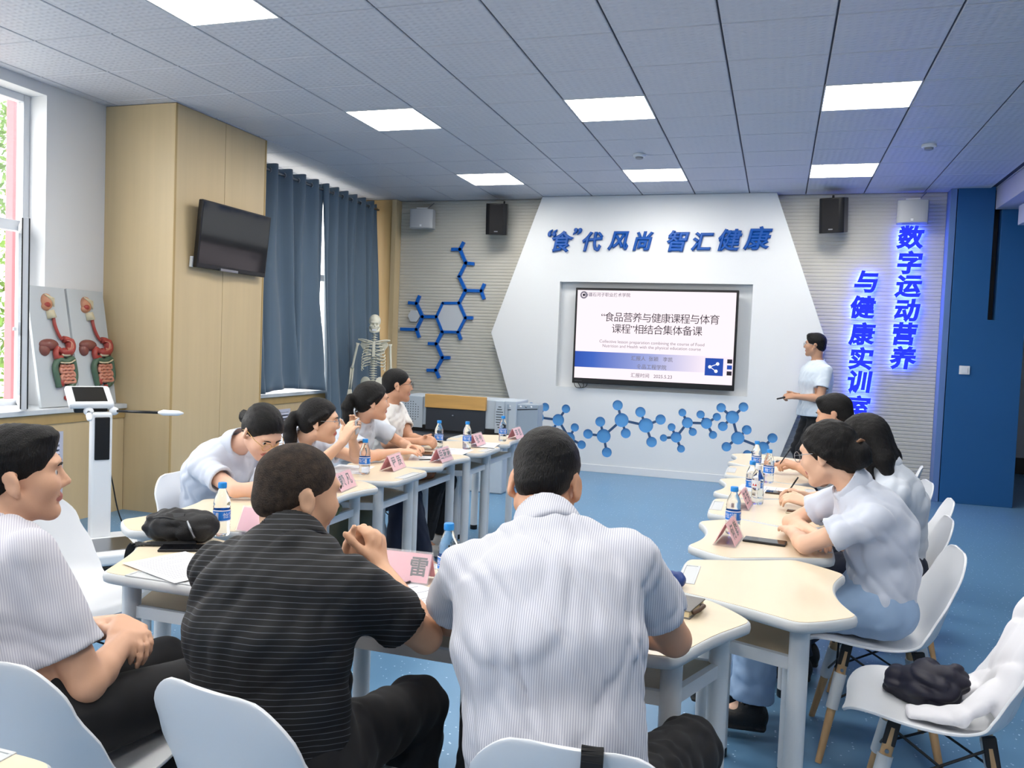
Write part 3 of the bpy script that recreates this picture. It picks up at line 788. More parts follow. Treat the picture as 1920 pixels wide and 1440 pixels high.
# ================================================================== wired molecule decoration on the ridged wall
ml = thing('wall_molecule', 'bright blue branching molecule decoration with pale hexagons', 'wall decoration', at_y(850, 590, 9.84))
m_mb = mat('bright_blue_acrylic', (16, 96, 190), .35)
def mp(x, y, Y=9.835): return at_y(460+x/2.88, 260+y/2.88, Y)
SEG = [((1160,598),(1178,562)),((1160,598),(1118,598)),((1160,598),(1192,672)),((1192,672),(1232,676)),((1192,672),(1155,745)),((1155,745),(1190,820)),((1190,820),(1275,822)),((1275,822),(1290,788)),((1275,822),(1288,862)),((1190,820),(1155,888)),
 ((1190,968),(1225,968)),((1150,1045),(1162,1080)),((1033,962),(958,962)),((958,962),(925,890)),((925,890),(940,852)),((925,890),(885,886)),((958,962),(925,1030)),((925,1030),(842,1028)),((925,1030),(938,1070)),((1065,1043),(1032,1108)),((1032,1108),(992,1106)),((1032,1108),(1066,1183)),((1066,1183),(1102,1183)),((1066,1183),(1030,1250)),((1030,1250),(985,1250)),((1030,1250),(1045,1288))]
for a, b in SEG:
    A, B = mp(*a), mp(*b); e = (B-A).normalized(); MB().bar(A-e*.012, B+e*.012, .04, .03, up=(0, -1, 0)).build('bond_bar', m_mb, ml)
HX = [(1068,888),(1155,888),(1190,968),(1150,1045),(1065,1043),(1033,962)]
for i in range(6):
    A, B = mp(*HX[i]), mp(*HX[(i+1) % 6]); e = (B-A).normalized(); MB().bar(A-e*.012, B+e*.012, .035, .03, up=(0, -1, 0)).build('hexagon_side', m_mb, ml)
q = MB(); hp = [mp(*p) for p in HX]; q.prism([(p.x, p.z) for p in hp], 9.830, 9.845, lambda x, y, t: (x, t, y)); q.build('hexagon_plate', mat('pale_acrylic', (196, 202, 210), .4), ml)
cc_ = mp(912, 958); q = MB(); q.prism([(cc_.x+.085*math.cos(PI/3*k), cc_.z+.085*math.sin(PI/3*k)) for k in range(6)], 9.815, 9.845, lambda x, y, t: (x, t, y)); q.build('small_hexagon', MATS['pale_acrylic'], ml, bevel=.003)

# ================================================================== lettering on the walls
hd = thing('wall_heading', 'blue brush lettering above the display on the white panel', 'lettering', at_y(1240, 450, HEXF))
m_ink = mat('royal_blue_acrylic', (14, 82, 168), .3)
for ch, px, py, sz in [('“', 1036, 437, .26), ('食', 1055, 453, .255), ('”', 1083, 434, .24), ('代', 1111, 453, .235), ('风', 1159, 452, .235), ('尚', 1206, 452, .225), ('智', 1271, 452, .245), ('汇', 1317, 453, .22), ('健', 1369, 450, .25), ('康', 1421, 447, .265)]:
    p = at_y(px, py, HEXF-.013); text(ch, sz, p, m_ink, hd, (1, 0, 0), (0, 0, 1), 'character', .010, .0, .22, center=True, bev=.009)
gl_ = thing('glowing_lettering', 'blue back-lit vertical lettering on the ridged wall', 'lettering', at_y(1660, 560, 9.82))
m_gl = emat('blue_led_face', (38, 52, 235), 1.15); m_halo = emat('blue_led_back', (72, 98, 255), 26.)
for ch, px, py in [('数', 1707, 445), ('字', 1706, 492), ('运', 1703, 537), ('动', 1701, 582), ('营', 1697, 626), ('养', 1693, 671),
                   ('与', 1624, 528), ('健', 1618, 576), ('康', 1616, 626), ('实', 1614, 672), ('训', 1612, 717), ('室', 1608, 762)]:
    p = at_y(px, py, 9.80); c1 = text(ch, .25, p, m_gl, gl_, (1, 0, 0), (0, 0, 1), 'character', .012, .0, .10, center=True, bev=.009)
    p2 = p+Vector((0, .027, 0)); text(ch, .25, p2, m_halo, gl_, (1, 0, 0), (0, 0, 1), 'led_backing', .001, .0, .10, center=True, bev=.005)

# ================================================================== lectern
lc = thing('lectern', 'grey multimedia lectern with oak front board and perforated speakers', 'lectern', (-3.05, 8.15, 0))
m_pod = mat('lectern_grey', (178, 190, 202), .45); m_pod2 = mat('lectern_side_grey', (150, 164, 178), .45); m_slate = mat('slate_board', (46, 52, 62), .6)
m_oakb = mat('oak_board', (206, 160, 92), .45, noise=(3, .1), stretch=(1, 10, 10))
PY = 7.98
MB().box(-3.72, -2.52, PY-.28, PY+.45, 0, .50).build('base_cabinet', m_pod, lc, bevel=.015)
MB().box(-3.78, -2.44, PY-.36, PY+.48, .50, .535).build('base_slab', m_slate, lc, bevel=.008)
MB().box(-3.70, -2.60, PY+.02, PY+.44, .535, .60).build('plinth', m_black, lc)
MB().box(-3.78, -2.50, PY+.04, PY+.46, .60, .905).build('upper_cabinet', m_pod, lc, bevel=.012)
wl0, wr0 = at_y(797, 745, PY).x, at_y(911, 750, PY).x
MB().box(wl0, wr0, PY-.005, PY+.04, .79, .93).build('oak_front_board', m_oakb, lc, bevel=.005)
MB().box(wl0+.01, wr0-.01, PY+.01, PY+.04, .56, .79).build('slate_front', m_slate, lc, bevel=.003)
MB().lathe([(.012, 0), (.012, .012)], 14, ((wl0+wr0)/2-.02, PY+.01, .715)).build('lock', m_steel, lc)
for (xa, xb) in ((-3.80, wl0-.03), (wr0+.10, -2.62)):
    MB().box(xa, xb, PY+.012, PY+.04, .57, .90).build('speaker_panel', m_pod, lc, bevel=.004)
    hm = MB(); N = 0
    for iz in range(9):
        for ix in range(7):
            if (iz in (0, 8) and ix not in (2, 3, 4)) or (iz in (1, 7) and ix in (0, 6)): continue
            x = xa+(xb-xa)*(.18+.64*ix/6); zz = .63+.21*iz/8
            hm.add([(x+.006*math.cos(k*PI/3), PY+.0115, zz+.006*math.sin(k*PI/3)) for k in range(6)], [tuple(range(6))])
    hm.build('speaker_holes', m_slate, lc, kind='stuff')
# slanted control wing
wing = MB(); pts = [(-2.60, PY+.03), (-2.60, PY+.40), (-2.30, PY+.34), (-2.30, PY+.16)]
wing.prism(pts, .56, .875); wing.build('control_wing', m_pod2, lc, bevel=.01)
for k in range(5):
    c = Vector((-2.57+.25*k/5, PY+.045+.105*k/5, .85)); MB().ball(c, .011, 8, 6).build('control_button', m_steel if k % 2 else m_white, lc, smooth=True)
MB().tube([(-2.59, PY+.03, .815), (-2.31, PY+.155, .83)], .005, 6).build('wing_groove', m_slate, lc)

# ================================================================== smoke detectors, small lamp fitting marks
for px, py, lb in ((1742, 271, 'round white smoke detector near the blue lit ceiling tiles'), (1199, 289, 'round white smoke detector between two ceiling lights')):
    c = at_z(px, py, CEIL); t = thing('smoke_detector', lb, 'smoke detector', c, group='ceiling smoke detectors')
    MB().lathe([(.058, -.002), (.058, -.02), (.05, -.028)], 24, c).build('base', m_white, t, smooth=True, auto=40)
    MB().lathe([(.036, -.028), (.034, -.043), (.02, -.048)], 20, c).build('sensor', mat('grey_sensor', (150, 153, 158), .5), t, smooth=True, auto=40)
# ================================================================== figures grown from distance fields
def V(*a): return Vector(a[0] if len(a) == 1 else a)
class Field:
    """signed distance grid with smooth joins, meshed by surface nets"""
    def __init__(s, lo, hi, h):
        s.h = h; s.lo = np.array(lo, np.float32); n = np.ceil((np.array(hi)-s.lo)/h).astype(int)+1
        s.ax = [s.lo[i]+h*np.arange(n[i], dtype=np.float32) for i in range(3)]
        s.D = np.full(n, .5, np.float32)
    def sub(s, lo, hi):
        sl = []; c = []
        for i in range(3):
            a = max(0, int((lo[i]-s.lo[i])/s.h)); b = min(len(s.ax[i]), int((hi[i]-s.lo[i])/s.h)+2)
            if b <= a: return None, None
            sl.append(slice(a, b)); c.append(s.ax[i][a:b])
        return tuple(sl), (c[0][:, None, None], c[1][None, :, None], c[2][None, None, :])
    def put(s, sl, d, k, neg=False):
        A = s.D[sl]
        if neg: d = -d; h = np.maximum(k-np.abs(A-d), 0)/k; s.D[sl] = np.maximum(A, d)+h*h*k*.25
        else: h = np.maximum(k-np.abs(A-d), 0)/k; s.D[sl] = np.minimum(A, d)-h*h*k*.25
    def cone(s, a, b, ra, rb, k=.02, neg=False):
        a = V(a); b = V(b); m = max(ra, rb)+k+2*s.h
        sl, P = s.sub([min(a[i], b[i])-m for i in range(3)], [max(a[i], b[i])+m for i in range(3)])
        if sl is None: return
        ba = b-a; L = max(ba.length_squared, 1e-9)
        p = [P[i]-a[i] for i in range(3)]
        t = np.clip((p[0]*ba[0]+p[1]*ba[1]+p[2]*ba[2])/L, 0, 1)
        d = np.sqrt((p[0]-t*ba[0])**2+(p[1]-t*ba[1])**2+(p[2]-t*ba[2])**2)-(ra+(rb-ra)*t)
        s.put(sl, d, k, neg)
    def ell(s, c, r, axes=None, k=.02, neg=False):
        c = V(c); m = max(r)+k+2*s.h
        sl, P = s.sub([c[i]-m for i in range(3)], [c[i]+m for i in range(3)])
        if sl is None: return
        p = [P[i]-c[i] for i in range(3)]
        axes = axes or (V(1, 0, 0), V(0, 1, 0), V(0, 0, 1))
        q = [p[0]*A[0]+p[1]*A[1]+p[2]*A[2] for A in axes]
        k0 = np.sqrt(sum((q[i]/r[i])**2 for i in range(3))); k1 = np.sqrt(sum((q[i]/r[i]**2)**2 for i in range(3)))+1e-6
        s.put(sl, k0*(k0-1)/k1, k, neg)
    def loft(s, a, b, lat, ra, rb, k=.03, neg=False):
        """elliptic rod from a to b; ra, rb = (lateral, depth) radii"""
        a = V(a); b = V(b); m = max(*ra, *rb)+k+2*s.h
        sl, P = s.sub([min(a[i], b[i])-m for i in range(3)], [max(a[i], b[i])+m for i in range(3)])
        if sl is None: return
        ba = b-a; ll = ba.length; z = ba/ll; lat = V(lat); x = (lat-z*lat.dot(z)).normalized(); y = z.cross(x)
        p = [P[i]-a[i] for i in range(3)]
        w = p[0]*z[0]+p[1]*z[1]+p[2]*z[2]; t = np.clip(w/ll, 0, 1)
        u = p[0]*x[0]+p[1]*x[1]+p[2]*x[2]; v = p[0]*y[0]+p[1]*y[1]+p[2]*y[2]; e = w-t*ll
        r0 = ra[0]+(rb[0]-ra[0])*t; r1 = ra[1]+(rb[1]-ra[1])*t; r2 = np.minimum(r0, r1)*.8
        k0 = np.sqrt((u/r0)**2+(v/r1)**2+(e/r2)**2); k1 = np.sqrt((u/r0**2)**2+(v/r1**2)**2+(e/r2**2)**2)+1e-5
        s.put(sl, k0*(k0-1)/k1, k, neg)
    def plane(s, p, n, k=.004, box=None):
        """keep the side opposite to n"""
        p = V(p); n = V(n).normalized()
        if box is None: sl = (slice(None),)*3; P = (s.ax[0][:, None, None], s.ax[1][None, :, None], s.ax[2][None, None, :])
        else:
            sl, P = s.sub(box[0], box[1])
            if sl is None: return
        d = (P[0]-p[0])*n[0]+(P[1]-p[1])*n[1]+(P[2]-p[2])*n[2]
        s.put(sl, -d, k, True)
    def folds(s, seed, amp, freq=22, bias=(1, 1, 1)):
        r = np.random.RandomState(seed); X, Y, Z = s.ax[0][:, None, None], s.ax[1][None, :, None], s.ax[2][None, None, :]
        m = np.abs(s.D) < .03; idx = np.nonzero(m); x = s.ax[0][idx[0]]; y = s.ax[1][idx[1]]; z = s.ax[2][idx[2]]
        f = np.zeros(len(x), np.float32)
        for i in range(6):
            d = r.normal(size=3)*np.array(bias); d /= np.linalg.norm(d); e = r.normal(size=3); e /= np.linalg.norm(e)
            q = freq*(.6+.9*r.rand()); g = q*.4
            ph = q*(d[0]*x+d[1]*y+d[2]*z)+1.8*np.sin(g*(e[0]*x+e[1]*y+e[2]*z)+r.rand()*6)+r.rand()*6
            mask = .5+.5*np.sin(5*(e[0]*z+e[1]*x+e[2]*y)+r.rand()*6)
            f += (1-2*np.abs(np.sin(ph*.5)))*mask
        s.D[idx] += amp*f/2.2
    def mesh(s, name):
        D = s.D; D[0] = D[-1] = .1; D[:, 0] = D[:, -1] = .1; D[:, :, 0] = D[:, :, -1] = .1
        I = D < 0
        c = I[:-1, :-1, :-1].astype(np.int8)
        tot = np.zeros(c.shape, np.int8)
        for dx in (0, 1):
            for dy in (0, 1):
                for dz in (0, 1): tot += I[dx:I.shape[0]-1+dx, dy:I.shape[1]-1+dy, dz:I.shape[2]-1+dz]
        act = (tot > 0) & (tot < 8)
        i, j, k = np.nonzero(act); n = len(i)
        acc = np.zeros((n, 3), np.float32); cnt = np.zeros(n, np.float32)
        cor = [(a, b, c2) for a in (0, 1) for b in (0, 1) for c2 in (0, 1)]
        val = {q: D[i+q[0], j+q[1], k+q[2]] for q in cor}
        for q in cor:
            for ax in range(3):
                if q[ax] == 0:
                    w = list(q); w[ax] = 1; w = tuple(w); d0, d1 = val[q], val[w]; m = (d0 < 0) != (d1 < 0)
                    t = np.where(m, d0/np.where(m, d0-d1, 1), 0)
                    pos = np.array(q, np.float32)[None, :].repeat(n, 0); pos[:, ax] += t
                    acc += pos*m[:, None]; cnt += m
        v = (acc/cnt[:, None]+np.stack([i, j, k], 1))*s.h+s.lo
        ids = np.full(act.shape, -1, np.int32); ids[i, j, k] = np.arange(n)
        quads = []
        for ax in range(3):
            sl0 = [slice(1, -1)]*3; sl1 = [slice(1, -1)]*3
            sl0[ax] = slice(0, -1); sl1[ax] = slice(1, None)
            a, b = I[tuple(sl0)], I[tuple(sl1)]
            x = np.argwhere(a != b)
            if not len(x): continue
            fl = a[tuple(x.T)]
            base = x.copy()
            for q in range(3):
                if q != ax: base[:, q] += 1
            o1, o2 = (ax+1) % 3, (ax+2) % 3
            def cell(d1, d2):
                e = base.copy(); e[:, o1] += d1; e[:, o2] += d2; return ids[e[:, 0], e[:, 1], e[:, 2]]
            Q = np.stack([cell(-1, -1), cell(0, -1), cell(0, 0), cell(-1, 0)], 1)
            Q[~fl] = Q[~fl][:, ::-1]
            quads.append(Q[(Q >= 0).all(1)])
        f = np.concatenate(quads)
        # one light smoothing pass
        e = np.concatenate([f[:, [0, 1]], f[:, [1, 2]], f[:, [2, 3]], f[:, [3, 0]]])
        sm = np.zeros_like(v); ct = np.zeros(n, np.float32)
        np.add.at(sm, e[:, 0], v[e[:, 1]]); np.add.at(ct, e[:, 0], 1)
        v = np.where(ct[:, None] > 0, .55*v+.45*sm/np.maximum(ct, 1)[:, None], v)
        me = bpy.data.meshes.new(name)
        me.vertices.add(n); me.vertices.foreach_set('co', v.astype(np.float32).ravel())
        me.loops.add(len(f)*4); me.loops.foreach_set('vertex_index', f.astype(np.int32).ravel())
        me.polygons.add(len(f)); me.polygons.foreach_set('loop_start', np.arange(0, len(f)*4, 4, dtype=np.int32))
        me.polygons.foreach_set('loop_total', np.full(len(f), 4, np.int32)) if False else None
        me.update(calc_edges=True); me.validate()
        me.polygons.foreach_set('use_smooth', [True]*len(me.polygons))
        return me
def bounds(pts, m):
    return [min(p[i] for p in pts)-m for i in range(3)], [max(p[i] for p in pts)+m for i in range(3)]
def ik(a, t, l1, l2, pole):
    a = V(a); t = V(t); d = t-a; L = min(d.length, (l1+l2)*.999); u = d.normalized()
    x = (l1*l1-l2*l2+L*L)/(2*L); h = math.sqrt(max(l1*l1-x*x, 0))
    p = V(pole); p = p-u*p.dot(u); p.normalize()
    return a+u*x+p*h, a+u*L
# cloth, skin and hair materials
def skin(c): return mat('skin_%d_%d_%d' % c, c, .52, spec=.35, noise=(9, .05), bump=(260, .03))
m_lip = mat('lips', (186, 112, 104), .45)
m_hair = mat('black_hair', (15, 14, 15), .5, spec=.28, noise=(80, .3), bump=(330, .6), stretch=(1, 1, .18))
m_hairb = mat('buzz_cut_hair', (58, 46, 38), .85, noise=(60, .8), bump=(380, .9))
m_eye = mat('eye_white', (228, 224, 220), .25); m_iris = mat('dark_iris', (34, 24, 20), .2)
m_trou = mat('black_trousers', (20, 21, 25), .85, sheen=.03, bump=(700, .06)); m_navy = mat('navy_trousers', (28, 36, 56), .8, sheen=.05)
m_jean = mat('light_blue_denim', (146, 172, 204), .8, noise=(5, .12), bump=(900, .1)); m_khaki = mat('olive_trousers', (98, 96, 78), .8)
m_shoeb = mat('black_shoe', (20, 20, 22), .55, bump=(90, .3)); m_shoew = mat('pale_shoe', (206, 202, 196), .6)
m_gold = mat('gold_wire', (214, 178, 110), .25, metal=1.)

def add_head(F, H, sc, fem, k=.01):
    """H(x right, y forward, z up) maps head space to world"""
    ax = (H(1, 0, 0)-H(0, 0, 0), H(0, 1, 0)-H(0, 0, 0), H(0, 0, 1)-H(0, 0, 0)); ax = tuple(a.normalized() for a in ax)
    def E(c, r, kk=k, neg=False): F.ell(H(*c), tuple(q*sc for q in r), ax, kk, neg)
    def Cn(a, b, ra, rb, kk=k, neg=False): F.cone(H(*a), H(*b), ra*sc, rb*sc, kk, neg)
    E((0, -.012, .032), (.074, .094, .080), .02)
    E((0, .028, -.030), (.057, .058, .082), .03)
    for s_ in (-1, 1):
        Cn((s_*.046, .0, -.055), (s_*.012, .060, -.096), .022, .017, .022)
        E((s_*.036, .058, -.026), (.024, .026, .026), .03)
    E((0, .066, -.098), (.019, .017, .016), .02)
    E((0, .076, .028), (.048, .016, .012), .02)
    for s_ in (-1, 1): E((s_*.031, .098, .004), (.018, .016, .012), .012, True)
    Cn((0, .083, .012), (0, .103 if not fem else .100, -.026), .0075, .0105, .012)
    for s_ in (-1, 1): E((s_*.0115, .092, -.031), (.0085, .010, .008), .008)
    E((0, .084, -.0575), (.022, .0095, .0055), .006); E((0, .0825, -.067), (.019, .0095, .0065), .006)
    for s_ in (-1, 1):
        a = H(s_*.078, -.014, -.010); lx = (ax[0]*s_*.85-ax[1]*.45).normalized(); lz = (ax[2]*.97-ax[1]*.2).normalized(); ly = lz.cross(lx)
        F.ell(a, (.0075*sc, .0185*sc, .031*sc), (lx, ly, lz), .008)
        F.ell(a+lx*.008*sc+ly*.0, (.006*sc, .010*sc, .018*sc), (lx, ly, lz), .004, True)
        F.ell(H(s_*.075, -.004, -.034), (.007*sc, .008*sc, .010*sc), ax, .008)

def hair_mesh(H, sc, style, h, seed=0):
    ax = tuple((H(*e)-H(0, 0, 0)).normalized() for e in ((1, 0, 0), (0, 1, 0), (0, 0, 1)))
    R_ = .24 if style in ('ponytail', 'long', 'bun') else .14
    c = H(0, -.02, 0); dn = .16 if style in ('long', 'ponytail') else 0
    lo, hi = bounds([c], R_); F = Field(lo, hi, h)
    def E(c_, r, kk=.012, neg=False): F.ell(H(*c_), tuple(q*sc for q in r), ax, kk, neg)
    up = ax[2]; fw = ax[1]
    if style == 'buzz':
        E((0, -.013, .034), (.0765, .0965, .0825)); E((0, -.058, -.018), (.058, .050, .050), .02)
        cut = .030; nape = -.062
    elif style == 'short':
        E((0, -.010, .042), (.0775, .100, .0865), .01); E((0, -.056, -.012), (.060, .052, .054), .02)
        E((0, .055, .092), (.052, .036, .024), .025)
        cut = .033; nape = -.060
    else:
        E((0, -.014, .036), (.0825, .104, .0895)); E((0, -.055, -.01), (.068, .058, .062), .02)
        cut = .026; nape = -.085
    F.plane(H(0, cut/.8, 0), fw*.8-up*.6, .006)
    F.plane(H(0, -.09, nape), -up*.93-fw*.2, .01)
    if style == 'ponytail':
        pts = [(0, -.098, .028), (0, -.135, .020), (.01, -.155, -.03), (.012, -.148, -.09), (.006, -.135, -.16), (.0, -.128, -.20)]; rs = [.026, .024, .034, .034, .024, .010]
        for a, b, ra, rb in zip(pts, pts[1:], rs, rs[1:]): F.cone(H(*a), H(*b), ra*sc, rb*sc, .012)
        for s_ in (-1, 1): F.cone(H(s_*.073, .035, .045), H(s_*.080, -.03, .0), .012*sc, .014*sc, .02)
    if style == 'shorttail':
        pts = [(0, -.095, -.005), (0, -.125, -.03), (0, -.165, -.055), (0, -.19, -.06)]; rs = [.026, .027, .028, .012]
        for a, b, ra, rb in zip(pts, pts[1:], rs, rs[1:]): F.cone(H(*a), H(*b), ra*sc, rb*sc, .01)
    if style == 'bun':
        E((.005, -.112, -.015), (.052, .044, .050), .015); E((.012, -.125, -.04), (.034, .026, .024), .01); F.cone(H(0, -.08, -.05), H(0, -.12, -.03), .03*sc, .02*sc, .02)
        for s_ in (-1, 1): F.cone(H(s_*.073, .038, .045), H(s_*.081, -.03, -.005), .011*sc, .016*sc, .02)
    if style == 'long':
        for s_ in (-1, 0, 1):
            F.cone(H(s_*.045, -.055, .02), H(s_*.062, -.065, -.10), .052*sc, .040*sc, .03); F.cone(H(s_*.062, -.065, -.10), H(s_*.072, -.055, -.20), .040*sc, .018*sc, .02)
        for s_ in (-1, 1):
            F.cone(H(s_*.066, .015, .06), H(s_*.080, -.005, -.06), .022*sc, .020*sc, .02); F.cone(H(s_*.080, -.005, -.06), H(s_*.083, .005, -.17), .022*sc, .008*sc, .02)
    r = np.random.RandomState(seed+5)
    F.folds(seed+11, .0022 if style != 'buzz' else .0006, 260)
    return F.mesh('hair')

def hand(F, w, d, n, right, curl=(.5, .6, .4), spread=1., thumb=(.7, .75, .25), sc=1.):
    """w wrist, d finger direction, n palm-facing direction"""
    d = V(d).normalized(); n = V(n); n = (n-d*n.dot(d)).normalized(); s_ = d.cross(n)*(1 if right else -1)
    w = V(w); k = .007
    base = [(.027, .086, .074), (.0095, .090, .083), (-.0095, .087, .077), (-.0275, .080, .060)]
    for i, (o, l, fl) in enumerate(base):
        kn = w+d*l*sc+s_*o*sc*spread; F.cone(w+s_*o*.55*sc+d*.01, kn, .0135*sc, .0105*sc, .014)
        dirv = d; p = kn; fr = (.42, .32, .26); rr = (.0098, .0088, .0080, .0068)
        nn = n
        for q in range(3):
            a = curl[q]*(1+.06*i)
            dv = dirv*math.cos(a)+nn*math.sin(a); nn = nn*math.cos(a)-dirv*math.sin(a); dirv = dv
            e = p+dirv*fl*fr[q]*sc; F.cone(p, e, rr[q]*sc, rr[q+1]*sc, .004); p = e
    a = w+d*.022*sc+s_*.020*sc; td = (d*thumb[0]+s_*thumb[1]+n*thumb[2]).normalized()
    b = a+td*.042*sc; F.cone(a, b, .0155*sc, .0115*sc, .012); t2 = (td+d*.35+n*.15).normalized(); c = b+t2*.032*sc; F.cone(b, c, .0112*sc, .0102*sc, .005); F.cone(c, c+t2*.024*sc, .0102*sc, .008*sc, .005)

def person(label, pel, neck, head, face, sface, look, arms, legs, fem=False, sc=1., skinc=(224, 184, 158), hair='short', hairm=None, shirt=None, trousers=None, shoe=None,
           seed=1, h=.006, hunch=.03, tilt=0., sleeve=.62, collar=True, girth=1., hem=-.01, hemn=None, foldamp=.0065, foldbias=(1, 1, .7), glasses=None, shoulder_drop=(0, 0), stand=False, hs=1., hcl=.009, sw=None, jean=False):
    pel, neck, head = V(pel), V(neck), V(head)
    def hd(a): return V(math.cos(R(a)), math.sin(R(a)), 0)
    f0, f1 = hd(face), hd(sface); l0 = V(f0.y, -f0.x, 0); l1 = V(f1.y, -f1.x, 0)        # l = to the person's right
    up = (neck-pel).normalized(); back = -(f0+f1).normalized()
    def spine(t):
        p = pel.lerp(neck, t)+back*hunch*math.sin(PI*t); return p
    def lat(t): v = l0.lerp(l1, t); return (v-up*v.dot(up)).normalized()
    sw = sw or (.158 if fem else .178)*sc
    dirn = (neck-spine(.8)).normalized()
    sh = {}
    for s_, key in ((-1, 'L'), (1, 'R')): sh[key] = neck-dirn*.070*sc+lat(1)*s_*sw+V(0, 0, -.018+shoulder_drop[0 if s_ < 0 else 1])
    la, lf = .285*sc, .245*sc; lt, ls = .425*sc, .415*sc
    J = {}
    for key in 'LR':
        A = arms[key]; e, w = ik(sh[key], A['w'], la, lf, A.get('pole', (0, 0, -1)))
        if 'e' in A: e = V(A['e'])
        if 'zmin' in A and e.z < A['zmin']:        # swing the elbow outwards until it clears the desk
            ax_ = (w-sh[key]).normalized(); out = l1*(1 if key == 'R' else -1); best = None
            for q_ in range(-90, 91, 3):
                e2 = sh[key]+Matrix.Rotation(R(q_), 3, ax_) @ (e-sh[key])
                if e2.z >= A['zmin'] and (e2-sh[key]).dot(out) > -.05 and (best is None or abs(q_) < best[0]): best = (abs(q_), e2)
            if best: e = best[1]
        J['e'+key], J['w'+key] = e, w
        G = legs[key]; hip = pel+l0*(.088*sc*(1 if key == 'R' else -1))+V(0, 0, -.01)
        kn, an = (V(G['k']), V(G['a'])) if 'k' in G else ik(hip, G['a'], lt, ls, G.get('pole', f0+V(0, 0, .5)))
        J['h'+key], J['k'+key], J['a'+key] = hip, kn, an
        J['t'+key] = V(G.get('toe', f0))
    lk = V(look).normalized(); u0 = V(0, 0, 1); rt = lk.cross(u0).normalized(); hu = rt.cross(lk)
    if tilt: rm = Matrix.Rotation(R(tilt), 3, lk); rt = rm @ rt; hu = rm @ hu
    hsx = sc*hs
    def H(x, y, z): return head+rt*(x*hsx)+lk*(y*hsx)+hu*(z*hsx)
    root = thing('person', label, 'person', (pel.x, pel.y, 0))
    off = V(pel.x, pel.y, 0)
    def part(name, me, m, parent=None):
        for v in ():
            pass
        n = len(me.vertices); co = np.empty(n*3, np.float32); me.vertices.foreach_get('co', co); co = co.reshape(-1, 3)-np.array(off, np.float32); me.vertices.foreach_set('co', co.ravel()); me.update()
        return link(name, me, m, parent or root)
    g = girth*(.90 if fem else 1.)*sc
    secs = [(0, .150, .108), (.30, .136, .102), (.60, .152, .112), (.78, .150, .098), (.93, .085, .066)]
    if fem: secs = [(0, .165, .112), (.32, .128, .096), (.62, .146, .116), (.78, .146, .096), (.93, .080, .060)]
    # ---- body
    allp = [pel, neck, head+V(0, 0, .06), head-V(0, 0, .06)]+[J[q] for q in J if q[0] in 'ewhka']
    lo, hi = bounds(allp, .17); F = Field(lo, hi, h)
    for (t0, a0, b0), (t1, a1, b1) in zip(secs, secs[1:]): F.loft(spine(t0), spine(t1), lat((t0+t1)/2), (a0*g, b0*g), (a1*g, b1*g), .04)
    nb = H(0, -.030, -.055)
    F.cone(neck-dirn*.02, nb, .055*sc*(.86 if fem else 1.), .053*sc*(.86 if fem else 1.), .03)
    for key in 'LR':
        F.cone(neck-dirn*.02, sh[key], .036*sc, .044*sc, .04); ak = .82 if fem else 1.
        F.cone(sh[key], J['e'+key], .050*sc*ak, .039*sc*ak, .02)
        m_ = J['e'+key].lerp(J['w'+key], .3); F.cone(J['e'+key], m_, .038*sc*ak, .040*sc*ak, .012); F.cone(m_, J['w'+key], .040*sc*ak, .026*sc*ak, .012)
        A = arms[key]; dd = A.get('d'); dd = V(dd) if dd is not None else J['w'+key]-J['e'+key]
        hand(F, J['w'+key], dd, A.get('n', (0, 0, -1)), key == 'R', A.get('curl', (.35, .45, .3)), A.get('spread', 1.05), A.get('thumb', (.7, .75, .25)), sc*(.92 if fem else 1.))
        F.cone(J['h'+key], J['k'+key], .078*sc, .055*sc, .03); F.cone(J['k'+key], J['a'+key], .053*sc, .036*sc, .02)
        F.cone(J['a'+key], J['a'+key]+J['t'+key]*.10-V(0, 0, .045), .035*sc, .025*sc, .02)
    add_head(F, H, hsx, fem)
    me = F.mesh('body'); me.materials.append(skin(skinc)); me.materials.append(m_lip)
    n = len(me.polygons); ce = np.empty(n*3, np.float32); me.polygons.foreach_get('center', ce); ce = ce.reshape(-1, 3)-np.array(head, np.float32)
    lx = ce@np.array(rt)/hsx; ly = ce@np.array(lk)/hsx; lz = ce@np.array(hu)/hsx
    mi = (((lx/.024)**2+((lz+.062)/.0125)**2 < 1) & (ly > .076)).astype(np.int32)
    me.polygons.foreach_set('material_index', mi)
    body = part('body', me, None)
    # ---- face details
    for s_ in (-1, 1):
        q = MB(); q.ball(H(s_*.031, .0712, .003), .0118*hsx, 14, 10, (rt, hu, lk))
        for fi, f_ in enumerate(q.f):
            cc = sum((V(q.v[i]) for i in f_), V(0, 0, 0))/len(f_); 
            if (cc-H(s_*.031, .0712, .003)).normalized().dot(lk) > .86: q.mi[fi] = 1
        q.build('eye', [m_eye, m_iris], body, smooth=True)
        MB().tube([H(s_*.014, .0925, .020), H(s_*.030, .093, .026), H(s_*.046, .084, .022)], [.002*hsx, .0028*hsx, .0012*hsx], 6).build('eyebrow', hairm or m_hair, body, smooth=True)
    part('hair', hair_mesh(H, hsx, hair, min(h, .006), seed), hairm or m_hair)
    # ---- shirt
    SF = Field(*bounds([spine(t) for t in (0, .3, .6, 1)]+[sh['L'], sh['R'], sh['L'].lerp(J['eL'], .7), sh['R'].lerp(J['eR'], .7), pel+V(0, 0, hem-.03)], .24), h*1.12)
    o = .016*sc
    for (t0, a0, b0), (t1, a1, b1) in zip(secs, secs[1:]): SF.loft(spine(t0), spine(t1), lat((t0+t1)/2), (a0*g+o, b0*g+o), (a1*g+o, b1*g+o), .05)
    if hem < -.045: SF.loft(spine(0), spine(0)-up*.10, lat(0), (.192*g+o, .134*g+o), (.196*g+o, .138*g+o), .04)
